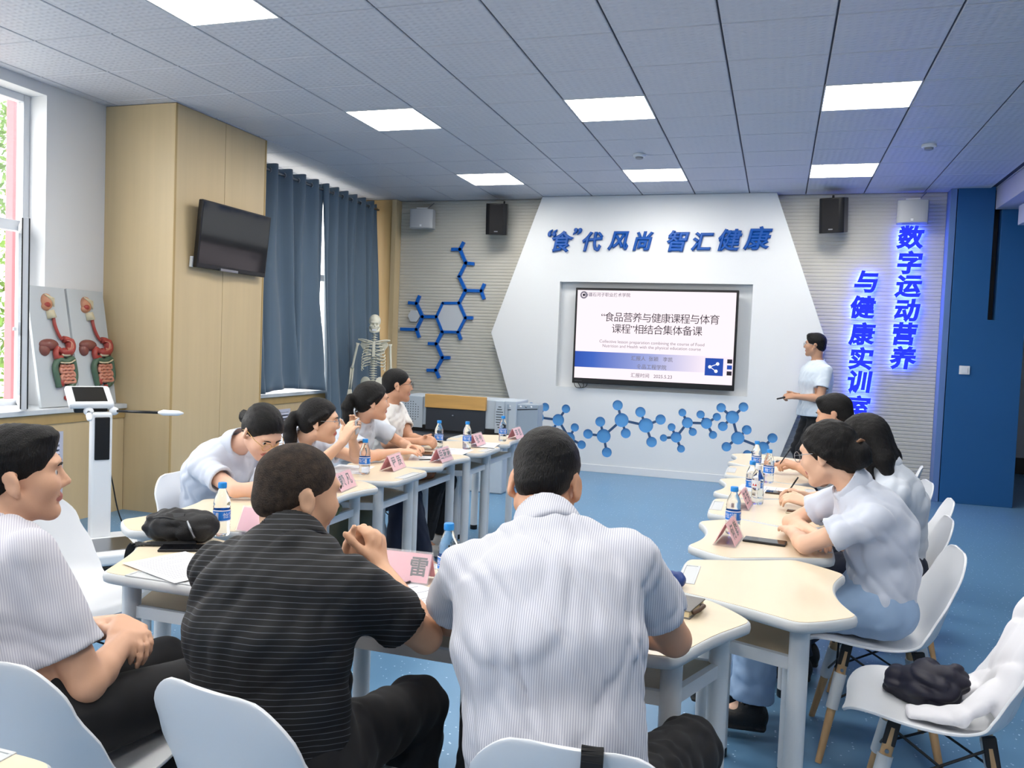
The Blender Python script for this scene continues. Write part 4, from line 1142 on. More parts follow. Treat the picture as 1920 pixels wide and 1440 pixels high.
    for key in 'LR':
        SF.cone(neck-dirn*.03, sh[key]+V(0, 0, .004), .040*sc, .050*sc, .05)
        q = sh[key].lerp(J['e'+key], sleeve+.06); SF.cone(sh[key], q, .057*sc*(.9 if fem else 1), .069*sc*(.9 if fem else 1), .03)
    SF.folds(seed, foldamp, 95, foldbias)
    for key in 'LR':
        dv = (J['e'+key]-sh[key]).normalized(); q = sh[key].lerp(J['e'+key], sleeve)
        bx = bounds([q+dv*.02], .13)
        # trim only near the sleeve end
        sl, P = SF.sub(*bx)
        d = (P[0]-q[0])*dv[0]+(P[1]-q[1])*dv[1]+(P[2]-q[2])*dv[2]
        rad = np.sqrt(np.maximum((P[0]-q[0])**2+(P[1]-q[1])**2+(P[2]-q[2])**2-d*d, 0))
        cut_ = np.where(rad < .095, d, -.5).astype(np.float32)
        SF.D[sl] = np.maximum(SF.D[sl], cut_)
        SF.cone(q-dv*.02, q+dv*.05, .052*sc*(.9 if fem else 1), .058*sc*(.9 if fem else 1), .004, True)
    hn = V(hemn) if hemn else -up
    SF.plane(spine(0)-hn*hem*-1 if False else spine(0)+hn*(-hem), hn, .006)
    nd = (nb-neck).normalized()
    SF.cone(neck-nd*.01, neck+nd*.10, .058*sc*(.9 if fem else 1), .066*sc, .004, True)
    sm = SF.mesh('shirt'); so = part('shirt', sm, shirt)
    if collar:
        # standing collar ring with folded points
        CF = Field(*bounds([neck], .13), .0045)
        ra = (.068 if not fem else .066)*sc; c0 = neck+nd*(-.008 if not fem else .010)
        CF.cone(c0-nd*.012, c0+nd*.028, ra+.012, ra+.004, .004)
        fdir = (f1-nd*f1.dot(nd)).normalized(); cr = nd.cross(fdir)
        for s_ in (-1, 1):
            CF.ell(c0+fdir*(ra*.93)+cr*s_*.030-nd*.020, (.032, .009, .026), ((cr*s_*.9-nd*.4).normalized(), fdir, (nd*.9+cr*s_*.4).normalized()), .008)
        CF.plane(c0-nd*.030+fdir*0, -nd, .004); CF.plane(c0+nd*.030+V(0, 0, 0), nd+fdir*.35, .004)
        CF.cone(c0-nd*.05, c0+nd*.06, ra-.003, ra-.003, .003, True)
        CF.cone(c0+fdir*ra*.9+nd*.03, c0+fdir*ra*1.3-nd*.02, .016, .004, .004, True)
        part('collar', CF.mesh('collar'), shirt, so)
    # ---- trousers
    TF = Field(*bounds([pel]+[J[q+k_] for q in 'hka' for k_ in 'LR'], .19), h*1.25)
    TF.loft(pel+up*.07, pel, l0, (.140*g+.012, .104*g+.012), (.178*g+.012, .118*g+.014), .04)
    for key in 'LR':
        TF.cone(J['h'+key]-f0*.02+V(0, 0, .015), J['k'+key], .092*sc*(.97 if fem else 1.), .068*sc, .04)
        hm = J['k'+key].lerp(J['a'+key], .96); TF.cone(J['k'+key], hm, .069*sc, (.082 if jean else .064)*sc, .025)
    TF.folds(seed+3, .006, 85)
    for key in 'LR':
        q = J['k'+key].lerp(J['a'+key], .93); dv = (J['a'+key]-J['k'+key]).normalized()
        sl, P = TF.sub(*bounds([q+dv*.03], .12))
        if sl is not None: TF.D[sl] = np.maximum(TF.D[sl], ((P[0]-q[0])*dv[0]+(P[1]-q[1])*dv[1]+(P[2]-q[2])*dv[2]).astype(np.float32))
    part('trousers', TF.mesh('trousers'), trousers)
    # ---- shoes
    for key in 'LR':
        a = J['a'+key]; t_ = J['t'+key].copy(); t_.z = 0; t_.normalize(); l_ = V(t_.y, -t_.x, 0); zf = a.z-.085
        SH = Field(*bounds([a, a+t_*.2-V(0, 0, .1), a-t_*.07-V(0, 0, .1)], .07), .0065)
        SH.loft(a-t_*.035+V(0, 0, -.035), a+t_*.13+V(0, 0, -.052), l_, (.042, .045), (.044, .034), .03); SH.cone(a, a-V(0, 0, .03), .047, .046, .03)
        SH.cone(a+V(0, 0, .0), a+V(0, 0, .08), .036, .036, .004, True)
        SH.loft(a-t_*.05+V(0, 0, -.075), a+t_*.15+V(0, 0, -.077), l_, (.044, .016), (.046, .015), .006)
        SH.plane(V(a.x, a.y, zf+.001), (0, 0, -1), .004)
        part('shoe', SH.mesh('shoe'), shoe or m_shoeb)
    if glasses:
        gm = glasses; q = MB()
        for s_ in (-1, 1):
            c = H(s_*.032, .103, .0); pts = [c+rt*(.023*hsx*math.cos(a))+hu*(.020*hsx*math.sin(a)) for a in np.linspace(0, 2*PI, 21)]
            q.tube(pts, .0014*hsx, 6, False); q.tube([H(s_*.055, .101, .006), H(s_*.074, .06, .008), H(s_*.081, -.010, .006), H(s_*.083, -.03, -.012)], .0014*hsx, 6)
        q.tube([H(-.010, .106, .003), H(0, .109, .006), H(.010, .106, .003)], .0014*hsx, 6)
        go = q.build('glasses', gm, root, smooth=True)
    return root, J, H
# ================================================================== the people in the room
s_white = stripes('white_shirt_fine_stripe', (212, 213, 221), (176, 179, 194), (1, .15, 0), .0048, .42, noisew=.01)
s_white2 = stripes('grey_white_shirt_fine_stripe', (204, 204, 212), (178, 178, 192), (.7, .7, .15), .0048, .4, noisew=.01)
s_pale = mat('pale_blue_shirt', (202, 209, 224), .75, sheen=.25, bump=(900, .05))
s_pale2 = mat('pale_grey_blue_shirt', (196, 204, 216), .75, sheen=.25, bump=(900, .05))
s_cool = mat('cool_white_shirt', (208, 220, 232), .75, sheen=.25, bump=(900, .05))
s_polo = mat('white_polo_knit', (226, 226, 224), .8, sheen=.25, bump=(700, .08))
s_black = stripes('black_polo_grey_pinstripe', (13, 14, 18), (80, 84, 92), (-.08, .25, 1), .0125, .11, noisew=.012, sheen=.0)

# man in the black striped polo, front row
BM, BJ, BH = person('man in black pinstriped polo seen from behind, hands raised over his name card', (-1.01, 1.57, .55), (-1.03, 1.625, 1.01), (-1.055, 1.69, 1.105), 84, 84, (.52, .84, -.14),
    {'L': dict(w=(-1.045, 1.905, .875), pole=(-1, -.2, -.6), d=(.35, .45, .75), n=(1, -.3, 0), curl=(.75, .9, .6)),
     'R': dict(w=(-.945, 1.905, .885), pole=(1, -.2, -.8), d=(-.35, .30, .85), n=(-1, .2, -.3), curl=(.65, .9, .6))},
    {'L': dict(k=(-1.13, 1.965, .52), a=(-1.06, 1.90, .10)), 'R': dict(k=(-.845, 1.95, .525), a=(-.83, 1.88, .10))},
    skinc=(210, 166, 136), hair='buzz', hairm=m_hairb, shirt=s_black, trousers=m_trou, seed=3, h=.0055, hunch=.06, girth=1.13, sc=1.0, hem=-.03, sw=.185)
MB().box(-.90, -.868, 1.412, 1.418, .455, .53).build('red_label', mat('red_cloth_tag', (196, 36, 40), .6), BM)

# man in the striped white shirt, front row
WM, WJ, WH = person('man in striped white shirt seen from behind leaning on his desk', (-.36, 1.575, .55), (-.46, 1.74, 1.075), (-.50, 1.855, 1.155), 96, 94, (-.06, .93, -.42),
    {'L': dict(w=(-.56, 2.04, .80), pole=(-1, -.2, -.5), zmin=.792, curl=(.15, .25, .2), n=(0, 0, -1), d=(.8, .5, .0)), 'R': dict(w=(-.38, 2.05, .80), pole=(1, -.25, -.45), zmin=.792, curl=(.15, .25, .2), n=(0, 0, -1), d=(-.8, .5, .0))},
    {'L': dict(k=(-.645, 1.95, .54), a=(-.67, 1.90, .10)), 'R': dict(k=(-.150, 1.95, .54), a=(-.295, 1.925, .10))},
    skinc=(206, 156, 126), hair='short', shirt=s_white, trousers=m_trou, seed=8, h=.0055, hunch=.07, girth=1.12, hem=-.02, foldbias=(1.6, 1, .35), foldamp=.007)

# young man at the left end of the front row
YM, YJ, YH = person('young man in white striped shirt with clasped hands on his lap', (-1.60, 1.485, .55), (-1.755, 1.50, .975), (-1.755, 1.555, 1.105), 76, 74, (.66, .75, .06),
    {'L': dict(w=(-1.575, 1.70, .715), pole=(-1, .2, -.5), d=(.85, -.25, -.1), n=(0, -.3, -1), curl=(.5, .6, .4)), 'R': dict(w=(-1.505, 1.64, .70), e=(-1.45, 1.47, .665), d=(-.45, .8, .15), n=(-.3, -.1, -1), curl=(.5, .6, .4))},
    {'L': dict(k=(-1.61, 1.905, .53), a=(-1.62, 1.87, .10)), 'R': dict(k=(-1.405, 1.895, .535), a=(-1.385, 1.87, .10))},
    skinc=(214, 168, 140), hair='short', shirt=s_white2, trousers=m_trou, seed=14, h=.0055, hunch=.05, girth=1.05, hem=-.01, sleeve=.74)

# right row
W1, W1J, W1H = person('woman with hair in a bun, light jeans, arms folded on the desk', (.41, 3.365, .55), (.285, 3.285, 1.005), (.195, 3.285, 1.115), 184, 186, (-.86, .42, -.22),
    {'L': dict(w=(.09, 3.36, .792), pole=(-.2, -1, -.35), e=(.13, 3.155, .792), n=(0, 0, -1), curl=(.15, .25, .2)), 'R': dict(w=(.185, 3.33, .792), pole=(0, 1, -.4), zmin=.79, d=(.06, -1, .0), n=(0, 0, -1), curl=(.12, .22, .15))},
    {'L': dict(k=(-0.010, 3.305, 0.492), a=(-0.030, 3.265, 0.125)), 'R': dict(k=(-0.010, 3.425, 0.492), a=(-0.110, 3.465, 0.125))},
    fem=True, skinc=(226, 184, 158), hair='bun', shirt=s_pale, trousers=m_jean, seed=21, h=.0055, hunch=.06, hem=.0, jean=True, glasses=m_steel, foldamp=.007, girth=1.08)
W2, W2J, W2H = person('woman with long straight black hair writing at the right row', (.545, 4.02, .555), (.470, 3.95, 1.005), (.385, 3.97, 1.105), 184, 182, (-.83, .30, -.42),
    {'L': dict(w=(.165, 4.02, .80), pole=(0, -1, -.4), zmin=.79, n=(0, .5, -1), d=(-1, .2, .25), curl=(.5, .6, .4)), 'R': dict(w=(.175, 4.20, .80), pole=(0, 1, -.4), zmin=.79, d=(-1, .1, .25), n=(0, -.5, -1), curl=(.5, .6, .4))},
    {'L': dict(k=(0.125, 3.920, 0.500), a=(0.155, 3.920, 0.100)), 'R': dict(k=(0.125, 4.120, 0.500), a=(0.195, 4.120, 0.100))},
    fem=True, hair='long', shirt=s_pale2, trousers=m_navy, seed=25, h=.006, hunch=.03, hem=.0, foldamp=.007, girth=1.06)
M3, M3J, M3H = person('man with short black hair half hidden beyond the long haired woman', (.53, 5.22, .55), (.43, 5.20, 1.02), (.335, 5.20, 1.14), 182, 180, (-.92, .30, -.20),
    {'L': dict(w=(.155, 5.08, .83), pole=(0, -1, -.5), zmin=.795, n=(0, .3, -1), d=(-.9, .1, .25), curl=(.7, .9, .5)), 'R': dict(w=(.13, 5.32, .805), pole=(0, 1, -.5), zmin=.795, curl=(.15, .25, .2), d=(-1, -.1, .05), n=(0, 0, -1))},
    {'L': dict(k=(0.110, 5.150, 0.500), a=(0.140, 5.150, 0.100)), 'R': dict(k=(0.110, 5.350, 0.500), a=(0.180, 5.350, 0.100))},
    skinc=(206, 158, 130), hair='short', shirt=s_pale, trousers=m_trou, seed=31, h=.0075, hunch=.05)

# presenter
PM, PJ, PH = person('presenter in pale shirt standing by the feature panel with a clicker', (.415, 9.28, .92), (.40, 9.28, 1.42), (.370, 9.27, 1.60), 205, 208, (-.96, .22, .06),
    {'L': dict(w=(.20, 9.12, 1.055), pole=(.6, -.6, -1), d=(-.75, .1, .0), n=(.2, .6, -.5), curl=(.6, .8, .6)), 'R': dict(w=(.21, 9.22, 1.065), pole=(.3, 1, -.8), d=(-.75, -.1, -.05), n=(.2, -.6, -.5), curl=(.6, .8, .6))},
    {'L': dict(a=(.42, 9.18, .085), pole=(-1, 0, .2)), 'R': dict(a=(.40, 9.38, .085), pole=(-1, 0, .2))},
    skinc=(196, 150, 122), hair='short', shirt=s_cool, trousers=m_trou, seed=37, sc=1.03, h=.0075, hunch=-.01, hem=-.06, girth=1.14, glasses=m_steel)

# left row
L1, L1J, L1H = person('woman with gold glasses bending low over her notes', (-2.585, 3.39, .545), (-2.39, 3.285, .955), (-2.215, 3.235, 1.035), 2, -8, (.72, -.28, -.60),
    {'R': dict(w=(-2.01, 3.18, .80), pole=(.2, -1, -.5), zmin=.79, d=(.95, .2, .2), n=(0, .4, -1), curl=(.45, .55, .4)), 'L': dict(w=(-2.10, 3.39, .80), e=(-2.235, 3.52, .80), curl=(.15, .25, .2), d=(.35, -.95, .03), n=(0, 0, -1))},
    {'L': dict(k=(-2.165, 3.465, 0.492), a=(-2.065, 3.477, 0.100)), 'R': dict(k=(-2.165, 3.345, 0.492), a=(-2.205, 3.333, 0.100))},
    fem=True, skinc=(228, 184, 160), hair='shorttail', shirt=s_pale, trousers=m_khaki, seed=41, h=.006, hunch=.07, glasses=m_gold, girth=1.12)
L2, L2J, L2H = person('woman with ponytail holding up a phone to photograph', (-2.58, 3.98, .54), (-2.415, 3.90, .925), (-2.295, 3.865, 1.03), 2, 6, (.88, .42, -.02),
    {'R': dict(w=(-2.075, 3.72, .945), pole=(.2, -.7, -1), e=(-2.225, 3.69, .80), d=(.25, .35, .85), n=(.3, 1, 0), curl=(.3, .5, .4)), 'L': dict(w=(-2.12, 3.90, .95), pole=(.1, 1, -.8), zmin=.795, d=(.25, -.1, .9), n=(.2, -1, 0), curl=(.3, .5, .4))},
    {'L': dict(k=(-2.160, 4.110, 0.500), a=(-2.190, 4.110, 0.100)), 'R': dict(k=(-2.160, 3.910, 0.500), a=(-2.230, 3.910, 0.100))},
    fem=True, skinc=(224, 182, 154), hair='ponytail', shirt=s_pale, trousers=m_khaki, seed=45, h=.006, hunch=.06, glasses=m_steel)
L3, L3J, L3H = person('woman with ponytail resting folded hands on the desk', (-2.575, 4.685, .55), (-2.435, 4.605, .985), (-2.355, 4.575, 1.095), 2, 8, (.78, .62, .02),
    {'R': dict(w=(-2.16, 4.55, .80), pole=(.1, -1, -.8), zmin=.79, curl=(.2, .3, .2), n=(0, .2, -1), d=(.8, .5, .05)), 'L': dict(w=(-2.16, 4.72, .812), pole=(.1, 1, -.8), zmin=.79, curl=(.25, .35, .25), n=(0, -.2, -1), d=(.8, -.45, .14))},
    {'L': dict(k=(-2.155, 4.745, 0.492), a=(-2.055, 4.757, 0.100)), 'R': dict(k=(-2.155, 4.625, 0.492), a=(-2.195, 4.613, 0.100))},
    fem=True, skinc=(220, 172, 144), hair='ponytail', shirt=s_pale2, trousers=m_navy, seed=49, h=.0065, hunch=.04)
L4, L4J, L4H = person('man in white polo with dark glasses turned to the display', (-2.60, 5.28, .55), (-2.555, 5.235, 1.035), (-2.505, 5.235, 1.165), 2, 4, (.80, .58, .02),
    {'R': dict(w=(-2.25, 5.05, .805), e=(-2.45, 4.995, .785), n=(0, .6, -.6), d=(.8, .4, .1), curl=(.6, .8, .5)), 'L': dict(w=(-2.25, 5.15, .805), e=(-2.45, 5.34, .785), n=(0, -.6, -.6), d=(.8, -.3, .1), curl=(.6, .8, .5))},
    {'L': dict(k=(-2.180, 5.390, 0.500), a=(-2.210, 5.390, 0.100)), 'R': dict(k=(-2.180, 5.190, 0.500), a=(-2.250, 5.190, 0.100))},
    skinc=(200, 152, 124), hair='buzz', hairm=m_hair, shirt=s_polo, trousers=m_trou, seed=53, h=.007, hunch=.03, glasses=m_black, shoe=m_shoew)

# brown claw clip in the bun
q = MB(); q.tube([W1H(-.03, -.105, .02), W1H(-.01, -.135, .035), W1H(.025, -.13, .03), W1H(.045, -.10, .01)], [.004, .007, .007, .004], 8)
q.build('hair_claw', mat('brown_claw', (120, 84, 58), .35), W1, smooth=True)
q = MB(); q.ball(L1H(-.02, -.112, .0), .011, 10, 8); q.ball(L1H(.015, -.114, -.002), .011, 10, 8); q.build('hair_tie', mat('cream_bead', (232, 220, 190), .4), L1, smooth=True)
# ================================================================== curtains
m_curt = mat('slate_blue_curtain', (88, 108, 126), .55, spec=.35, noise=(3, .1), sheen=.3, stretch=(1, 1, .2))
rod = thing('curtain_rod', 'dark curtain rod carrying the slate blue curtains', 'curtain rod', (-4.97, 8.2, 3.14))
MB().tube([(-4.97, 6.72, 3.14), (-4.97, 9.66, 3.14)], .013, 10).build('rod', m_steel, rod, smooth=True, auto=50)
for y in (6.74, 9.62): MB().box(WALL_L+.002, -4.965, y-.01, y+.01, 3.125, 3.155).build('rod_bracket', m_iron, rod)
def curtain(label, y0, y1, zb, xb, seed, pleats):
    t = thing('curtain', label, 'curtain', (-4.95, (y0+y1)/2, zb))
    rg = random.Random(seed); NU, NV = pleats*12, 40; vs = []; fs = []
    ph = [rg.uniform(-.5, .5) for _ in range(pleats+2)]
    for j in range(NV+1):
        v = j/NV; zz = 3.205+(zb-3.205)*v
        for i in range(NU+1):
            u = i/NU; k = u*pleats
            w = k+.28*math.sin(2.3*k+seed)*v+.18*math.sin(5*v+ph[int(k)])*v
            amp = .046*(1-.25*v)+.018*math.sin(3*k+seed)*v
            x = -4.965+(xb+4.965)*v**1.5+amp*math.sin(2*PI*w)+.012*math.sin(4.1*w+9*v+seed)*v
            y = y0+(y1-y0)*(u+.03*math.sin(2*PI*w*.5+seed)*v)-.05*v*math.sin(PI*u)*(1 if seed % 2 else -1)
            if zb > .7: x += .02*max(0, v-.93)/.07*math.sin(9*u*PI)
            vs.append((x, y, zz+.012*math.sin(2*PI*k)*(1-v)**8+(.02*math.sin(7*u+seed)*v**6)))
    for j in range(NV):
        for i in range(NU): a = j*(NU+1)+i; fs.append((a, a+1, a+NU+2, a+NU+1))
    q = MB(); q.add(vs, fs); o = q.build('cloth', m_curt, t, smooth=True)
    sd = o.modifiers.new('thick', 'SOLIDIFY'); sd.thickness = .004
    for i in range(1, pleats*2):          # the rod runs through the rings where the cloth crosses it
        y = y0+(y1-y0)*i/(pleats*2)
        pts = [Vector((-4.97+.025*math.cos(a), y, 3.14+.025*math.sin(a))) for a in np.linspace(0, 2*PI, 13)]
        MB().tube(pts, .006, 6, False).build('grommet', m_steel, t, smooth=True)
curtain('slate blue curtain resting on the radiator sill', 6.74, 8.30, .90, -4.92, 4, 6)
curtain('long slate blue curtain hanging behind the skeleton', 8.285, 9.60, .22, -4.84, 7, 6)

# ================================================================== skeleton model
sk = thing('skeleton_model', 'life size ivory anatomical skeleton on a stand before the curtain', 'skeleton', (-4.52, 8.78, 0))
m_bone = mat('ivory_bone', (222, 220, 204), .5, noise=(20, .06))
sf = Vector((.42, -.90, 0)).normalized(); sl_ = Vector((-sf.y, sf.x, 0))
SB = Vector((-4.52, 8.78, 0))
def S(x, y, z): return SB+sl_*x+sf*y+Vector((0, 0, z))
SA = (sl_, sf, Vector((0, 0, 1)))
F = Field(*bounds([S(0, .02, 1.66)], .15), .004)
F.ell(S(0, -.01, 1.695), (.07, .088, .078), SA, .02); F.ell(S(0, .045, 1.628), (.050, .045, .052), SA, .03); F.ell(S(0, .07, 1.676), (.048, .018, .012), SA, .012)
for x in (-.036, .036): F.ell(S(x, .062, 1.634), (.022, .018, .012), SA, .015)
for x in (-.025, .025): F.ell(S(x, .085, 1.655), (.0165, .034, .0155), SA, .006, True)
F.ell(S(0, .090, 1.625), (.0085, .026, .015), SA, .005, True)
me = F.mesh('skull'); co_ = np.empty(len(me.vertices)*3, np.float32); me.vertices.foreach_get('co', co_); me.vertices.foreach_set('co', (co_.reshape(-1, 3)-np.array(sk.location, np.float32)).ravel()); me.update()
skl = link('skull', me, m_bone, sk)
q = MB(); q.tube([S(-.055, -.005, 1.62), S(-.045, .04, 1.575), S(0, .075, 1.562), S(.045, .04, 1.575), S(.055, -.005, 1.62)], [.012, .015, .017, .015, .012], 8); q.build('jaw', m_bone, sk, smooth=True)
q = MB(); q.box(0, .001, 0, .001, 0, .001); q = MB(); q.obox(S(0, .084, 1.588), sl_, sf, (0, 0, 1), .026, .006, .010); q.build('teeth', m_white, skl, bevel=.002)
for i in range(23):
    f = i/22; zz = 1.56-f*.62; y = -.03+.035*math.sin(f*PI*2+2.6); r = .016+.012*f
    vq = MB(); vq.ball(S(0, y, zz), (r*1.15, r, .012), 10, 6, SA); vq.bar(S(-.035-.01*f, y-.015, zz), S(.035+.01*f, y-.015, zz), .008, .008); vq.bar(S(0, y-.01, zz), S(0, y-.05, zz-.015), .008, .012); vq.build('vertebra', m_bone, sk, smooth=True)
MB().obox(S(0, .085, 1.36), sl_, sf, (0, 0, 1), .017, .006, .085).build('sternum', m_bone, sk, bevel=.005)
for s_ in (-1, 1):
    for i in range(10):
        f = i/9; z0 = 1.45-f*.27; rw = .075+.062*math.sin(min(1, f*1.35+.12)*PI/2); rd = .075+.03*math.sin(f*PI*.8); drop = .02+.085*min(1, f*1.2)
        end = PI*.93 if i < 7 else PI*(.80-.09*(i-7))
        pts = []
        for a in np.linspace(.12, end, 14):
            pts.append(S(s_*rw*math.sin(a), -.035+.045-.0-rd*math.cos(a)+(.0), z0-drop*(1-math.cos(a))/2+(.05*max(0, a-2.2) if i > 3 else 0)))
        MB().tube(pts, .0062, 7).build('rib', m_bone, sk, smooth=True)
    MB().tube(catmull([S(s_*.015, .075, 1.45), S(s_*.08, .07, 1.465), S(s_*.14, .01, 1.475), S(s_*.185, -.01, 1.47)], 4), .0085, 8).build('clavicle', m_bone, sk, smooth=True)
    q = MB(); q.prism([(s_*.05, 1.43), (s_*.15, 1.45), (s_*.165, 1.41), (s_*.085, 1.29)], -.085, -.077, lambda x, y, z: S(x, z, y)); q.bar(S(s_*.06, -.09, 1.43), S(s_*.185, -.02, 1.475), .014, .018); q.build('scapula', m_bone, sk, bevel=.003)
    e = S(s_*.245 if s_ < 0 else .205, .0, 1.135); w = S(s_*.262 if s_ < 0 else .20, .03, .885); hh = S(s_*.188, -.01, 1.43)
    MB().tube([hh, hh.lerp(e, .12), hh.lerp(e, .9), e], [.024, .014, .013, .024], 10).build('humerus', m_bone, sk, smooth=True)
    MB().tube([e+sl_*.012, w+sl_*.012], [.011, .009], 8).build('radius', m_bone, sk, smooth=True); MB().tube([e-sl_*.012, w-sl_*.012], [.012, .007], 8).build('ulna', m_bone, sk, smooth=True)
    q = MB()
    for k in range(5): q.tube([w+sl_*(.008*(k-2)), w+sl_*(.014*(k-2))+Vector((0, 0, -.08)), w+sl_*(.016*(k-2))+sf*.01+Vector((0, 0, -.15))], .0055, 6)
    q.build('hand_bones', m_bone, sk, smooth=True)
    il = MB(); ax_ = ((sl_*.85+sf*.5*s_*-1).normalized(), (sf*.85+sl_*.5*s_).normalized(), Vector((0, 0, 1)))
    il.ball(S(s_*.085, -.005, .965), (.072, .016, .075), 16, 10, ax_); il.tube([S(s_*.075, .01, .91), S(s_*.07, .03, .86), S(s_*.02, .06, .865)], [.026, .02, .014], 8); il.build('hip_bone', m_bone, sk, smooth=True)
    hp, kn, an = S(s_*.095, 0, .90), S(s_*.085, .01, .49), S(s_*.08, -.01, .09)
    MB().tube([hp, hp.lerp(kn, .08), hp.lerp(kn, .9), kn], [.026, .015, .015, .03], 10).build('femur', m_bone, sk, smooth=True)
    MB().tube([kn-Vector((0, 0, .02)), kn.lerp(an, .1), an], [.028, .015, .013], 10).build('tibia', m_bone, sk, smooth=True)
    MB().tube([kn+sl_*s_*.03-Vector((0, 0, .04)), an+sl_*s_*.02], .007, 8).build('fibula', m_bone, sk, smooth=True)
    q = MB(); q.tube([an, S(s_*.085, .06, .06), S(s_*.095, .15, .045)], [.025, .02, .014], 8); q.build('foot_bones', m_bone, sk, smooth=True)
MB().ball(S(0, -.04, .925), (.035, .022, .055), 12, 8, SA).build('sacrum', m_bone, sk, smooth=True)
MB().tube([S(0, -.09, .02), S(0, -.09, .93), S(0, -.06, .95)], .011, 8).build('stand_pole', m_steel, sk, smooth=True)
MB().lathe([(.22, 0), (.22, .02), (.05, .035)], 28, S(0, -.05, 0)).build('stand_base', m_white, sk, smooth=True, auto=40)

# ================================================================== digestive system models on boards
m_board = mat('grey_white_board', (196, 202, 206), .5)
O = {k: mat('organ_'+k, c, .38, noise=(25, .12), coat=.2) for k, c in dict(red=(166, 66, 58), dark=(112, 56, 58), liver=(128, 74, 66), pink=(206, 140, 118), green=(78, 104, 84), cream=(214, 202, 170), flesh=(196, 136, 104)).items()}
def anatomy(label, yl, yr, xb, xt):
    t = thing('anatomy_board', label, 'anatomical model', (xb, (yl+yr)/2, .877), group='digestive system boards on the sill')
    z0, z1 = .8785, 1.775; w = yr-yl; vdir = Vector((xt-xb, 0, z1-z0)); Lh = vdir.length; vdir.normalize(); ndir = Vector((vdir.z, 0, -vdir.x)); udir = Vector((0, 1, 0))
    o = Vector((xb, yl, z0))
    def B(u, v, d=0.): return o+udir*(u*w)+vdir*(v*Lh)+ndir*d
    AX = (udir, vdir, ndir)
    MB().obox(B(.5, .5, -.013), udir, vdir, ndir, w/2, Lh/2, .012).build('board', m_board, t, bevel=.003)
    q = MB(); q.ball(B(.47, .875, 0), (.052, .062, .03), 16, 10, AX); q.ball(B(.42, .83, 0), (.038, .03, .026), 12, 8, AX); q.build('head_section', O['flesh'], t, smooth=True)
    q = MB()
    for k in range(5): q.tube([B(.38+.03*k, .93-.004*k, .024), B(.47+.03*k, .90, .03), B(.55+.01*k, .87-.01*k, .02)], .005, 6)
    q.build('brain_folds', O['cream'], t, smooth=True)
    MB().ball(B(.43, .845, .018), (.026, .022, .018), 12, 8, AX).build('mouth_cavity', O['red'], t, smooth=True)
    q = MB(); q.tube([B(.50, .80, .008), B(.53, .735, .010)], [.030, .034], 12); q.build('neck_section', O['cream'], t, smooth=True)
    MB().tube(catmull([B(.56, .75, .014), B(.56, .68, .018), B(.62, .60, .02), B(.70, .555, .02)], 5), [.012]*16, 10).build('oesophagus', O['red'], t, smooth=True)
    q = MB(); q.ball(B(.38, .515, 0), (.085, .045, .038), 18, 10, AX); q.ball(B(.25, .475, 0), (.045, .05, .03), 14, 8, AX); q.build('liver', O['liver'], t, smooth=True)
    q = MB(); q.tube(catmull([B(.74, .56, .016), B(.86, .55, .022), B(.90, .50, .026), B(.82, .455, .028), B(.66, .455, .024), B(.56, .48, .02)], 5), [.026]*6+[.036]*10+[.032]*5+[.020]*5, 12); q.build('stomach', O['red'], t, smooth=True)
    q = MB()
    for k in range(3): q.tube(catmull([B(.74+.02*k, .545, .05), B(.86-.01*k, .53, .056), B(.86-.03*k, .48, .06), B(.72, .462+.01*k, .056)], 4), .003, 6)
    q.build('stomach_lining', O['pink'], t, smooth=True)
    MB().tube(catmull([B(.55, .49, .02), B(.48, .45, .024), B(.50, .40, .024), B(.62, .405, .02)], 5), .022, 10).build('duodenum', O['red'], t, smooth=True)
    MB().ball(B(.95, .455, .0), (.028, .032, .022), 12, 8, AX).build('spleen', O['dark'], t, smooth=True)
    MB().tube([B(.62, .425, .03), B(.78, .43, .034), B(.92, .44, .03)], [.012, .017, .010], 10).build('pancreas', O['cream'], t, smooth=True)
    MB().tube(catmull([B(.48, .16, .016), B(.44, .24, .02), B(.42, .33, .022), B(.52, .385, .028), B(.70, .37, .032), B(.88, .395, .03), B(.93, .33, .024), B(.93, .24, .022), B(.84, .18, .02), B(.72, .155, .02)], 5), [.022]*46, 10).build('colon', O['green'], t, smooth=True)
    MB().tube(catmull([B(.50, .36, .052), B(.62, .355, .056), B(.76, .358, .056), B(.9, .38, .05)], 5), .006, 8).build('colon_band', O['cream'], t, smooth=True)
    pts = []
    for r_ in range(6):
        vv = .335-.028*r_; us = np.linspace(.53, .87, 7); us = us if r_ % 2 == 0 else us[::-1]
        pts += [B(u+.01*math.sin(r_*3), vv+.006*math.sin(u*60+r_), .032) for u in us]
    MB().tube(catmull(pts, 2), .0125, 8).build('small_intestine', O['pink'], t, smooth=True)
    MB().ball(B(.53, .20, .012), (.035, .04, .032), 12, 8, AX).build('caecum', O['red'], t, smooth=True)
    q = MB(); q.tube([B(.70, .165, .016), B(.70, .12, .018), B(.70, .075, .016)], [.018, .017, .024], 12); q.ball(B(.70, .07, .006), (.034, .022, .022), 12, 8, AX); q.build('rectum', O['red'], t, smooth=True)
anatomy('digestive system model board beside the window sash', 4.705, 5.045, -5.10, -5.26)
anatomy('digestive system model board beside the beech column', 5.065, 5.425, -5.10, -5.26)

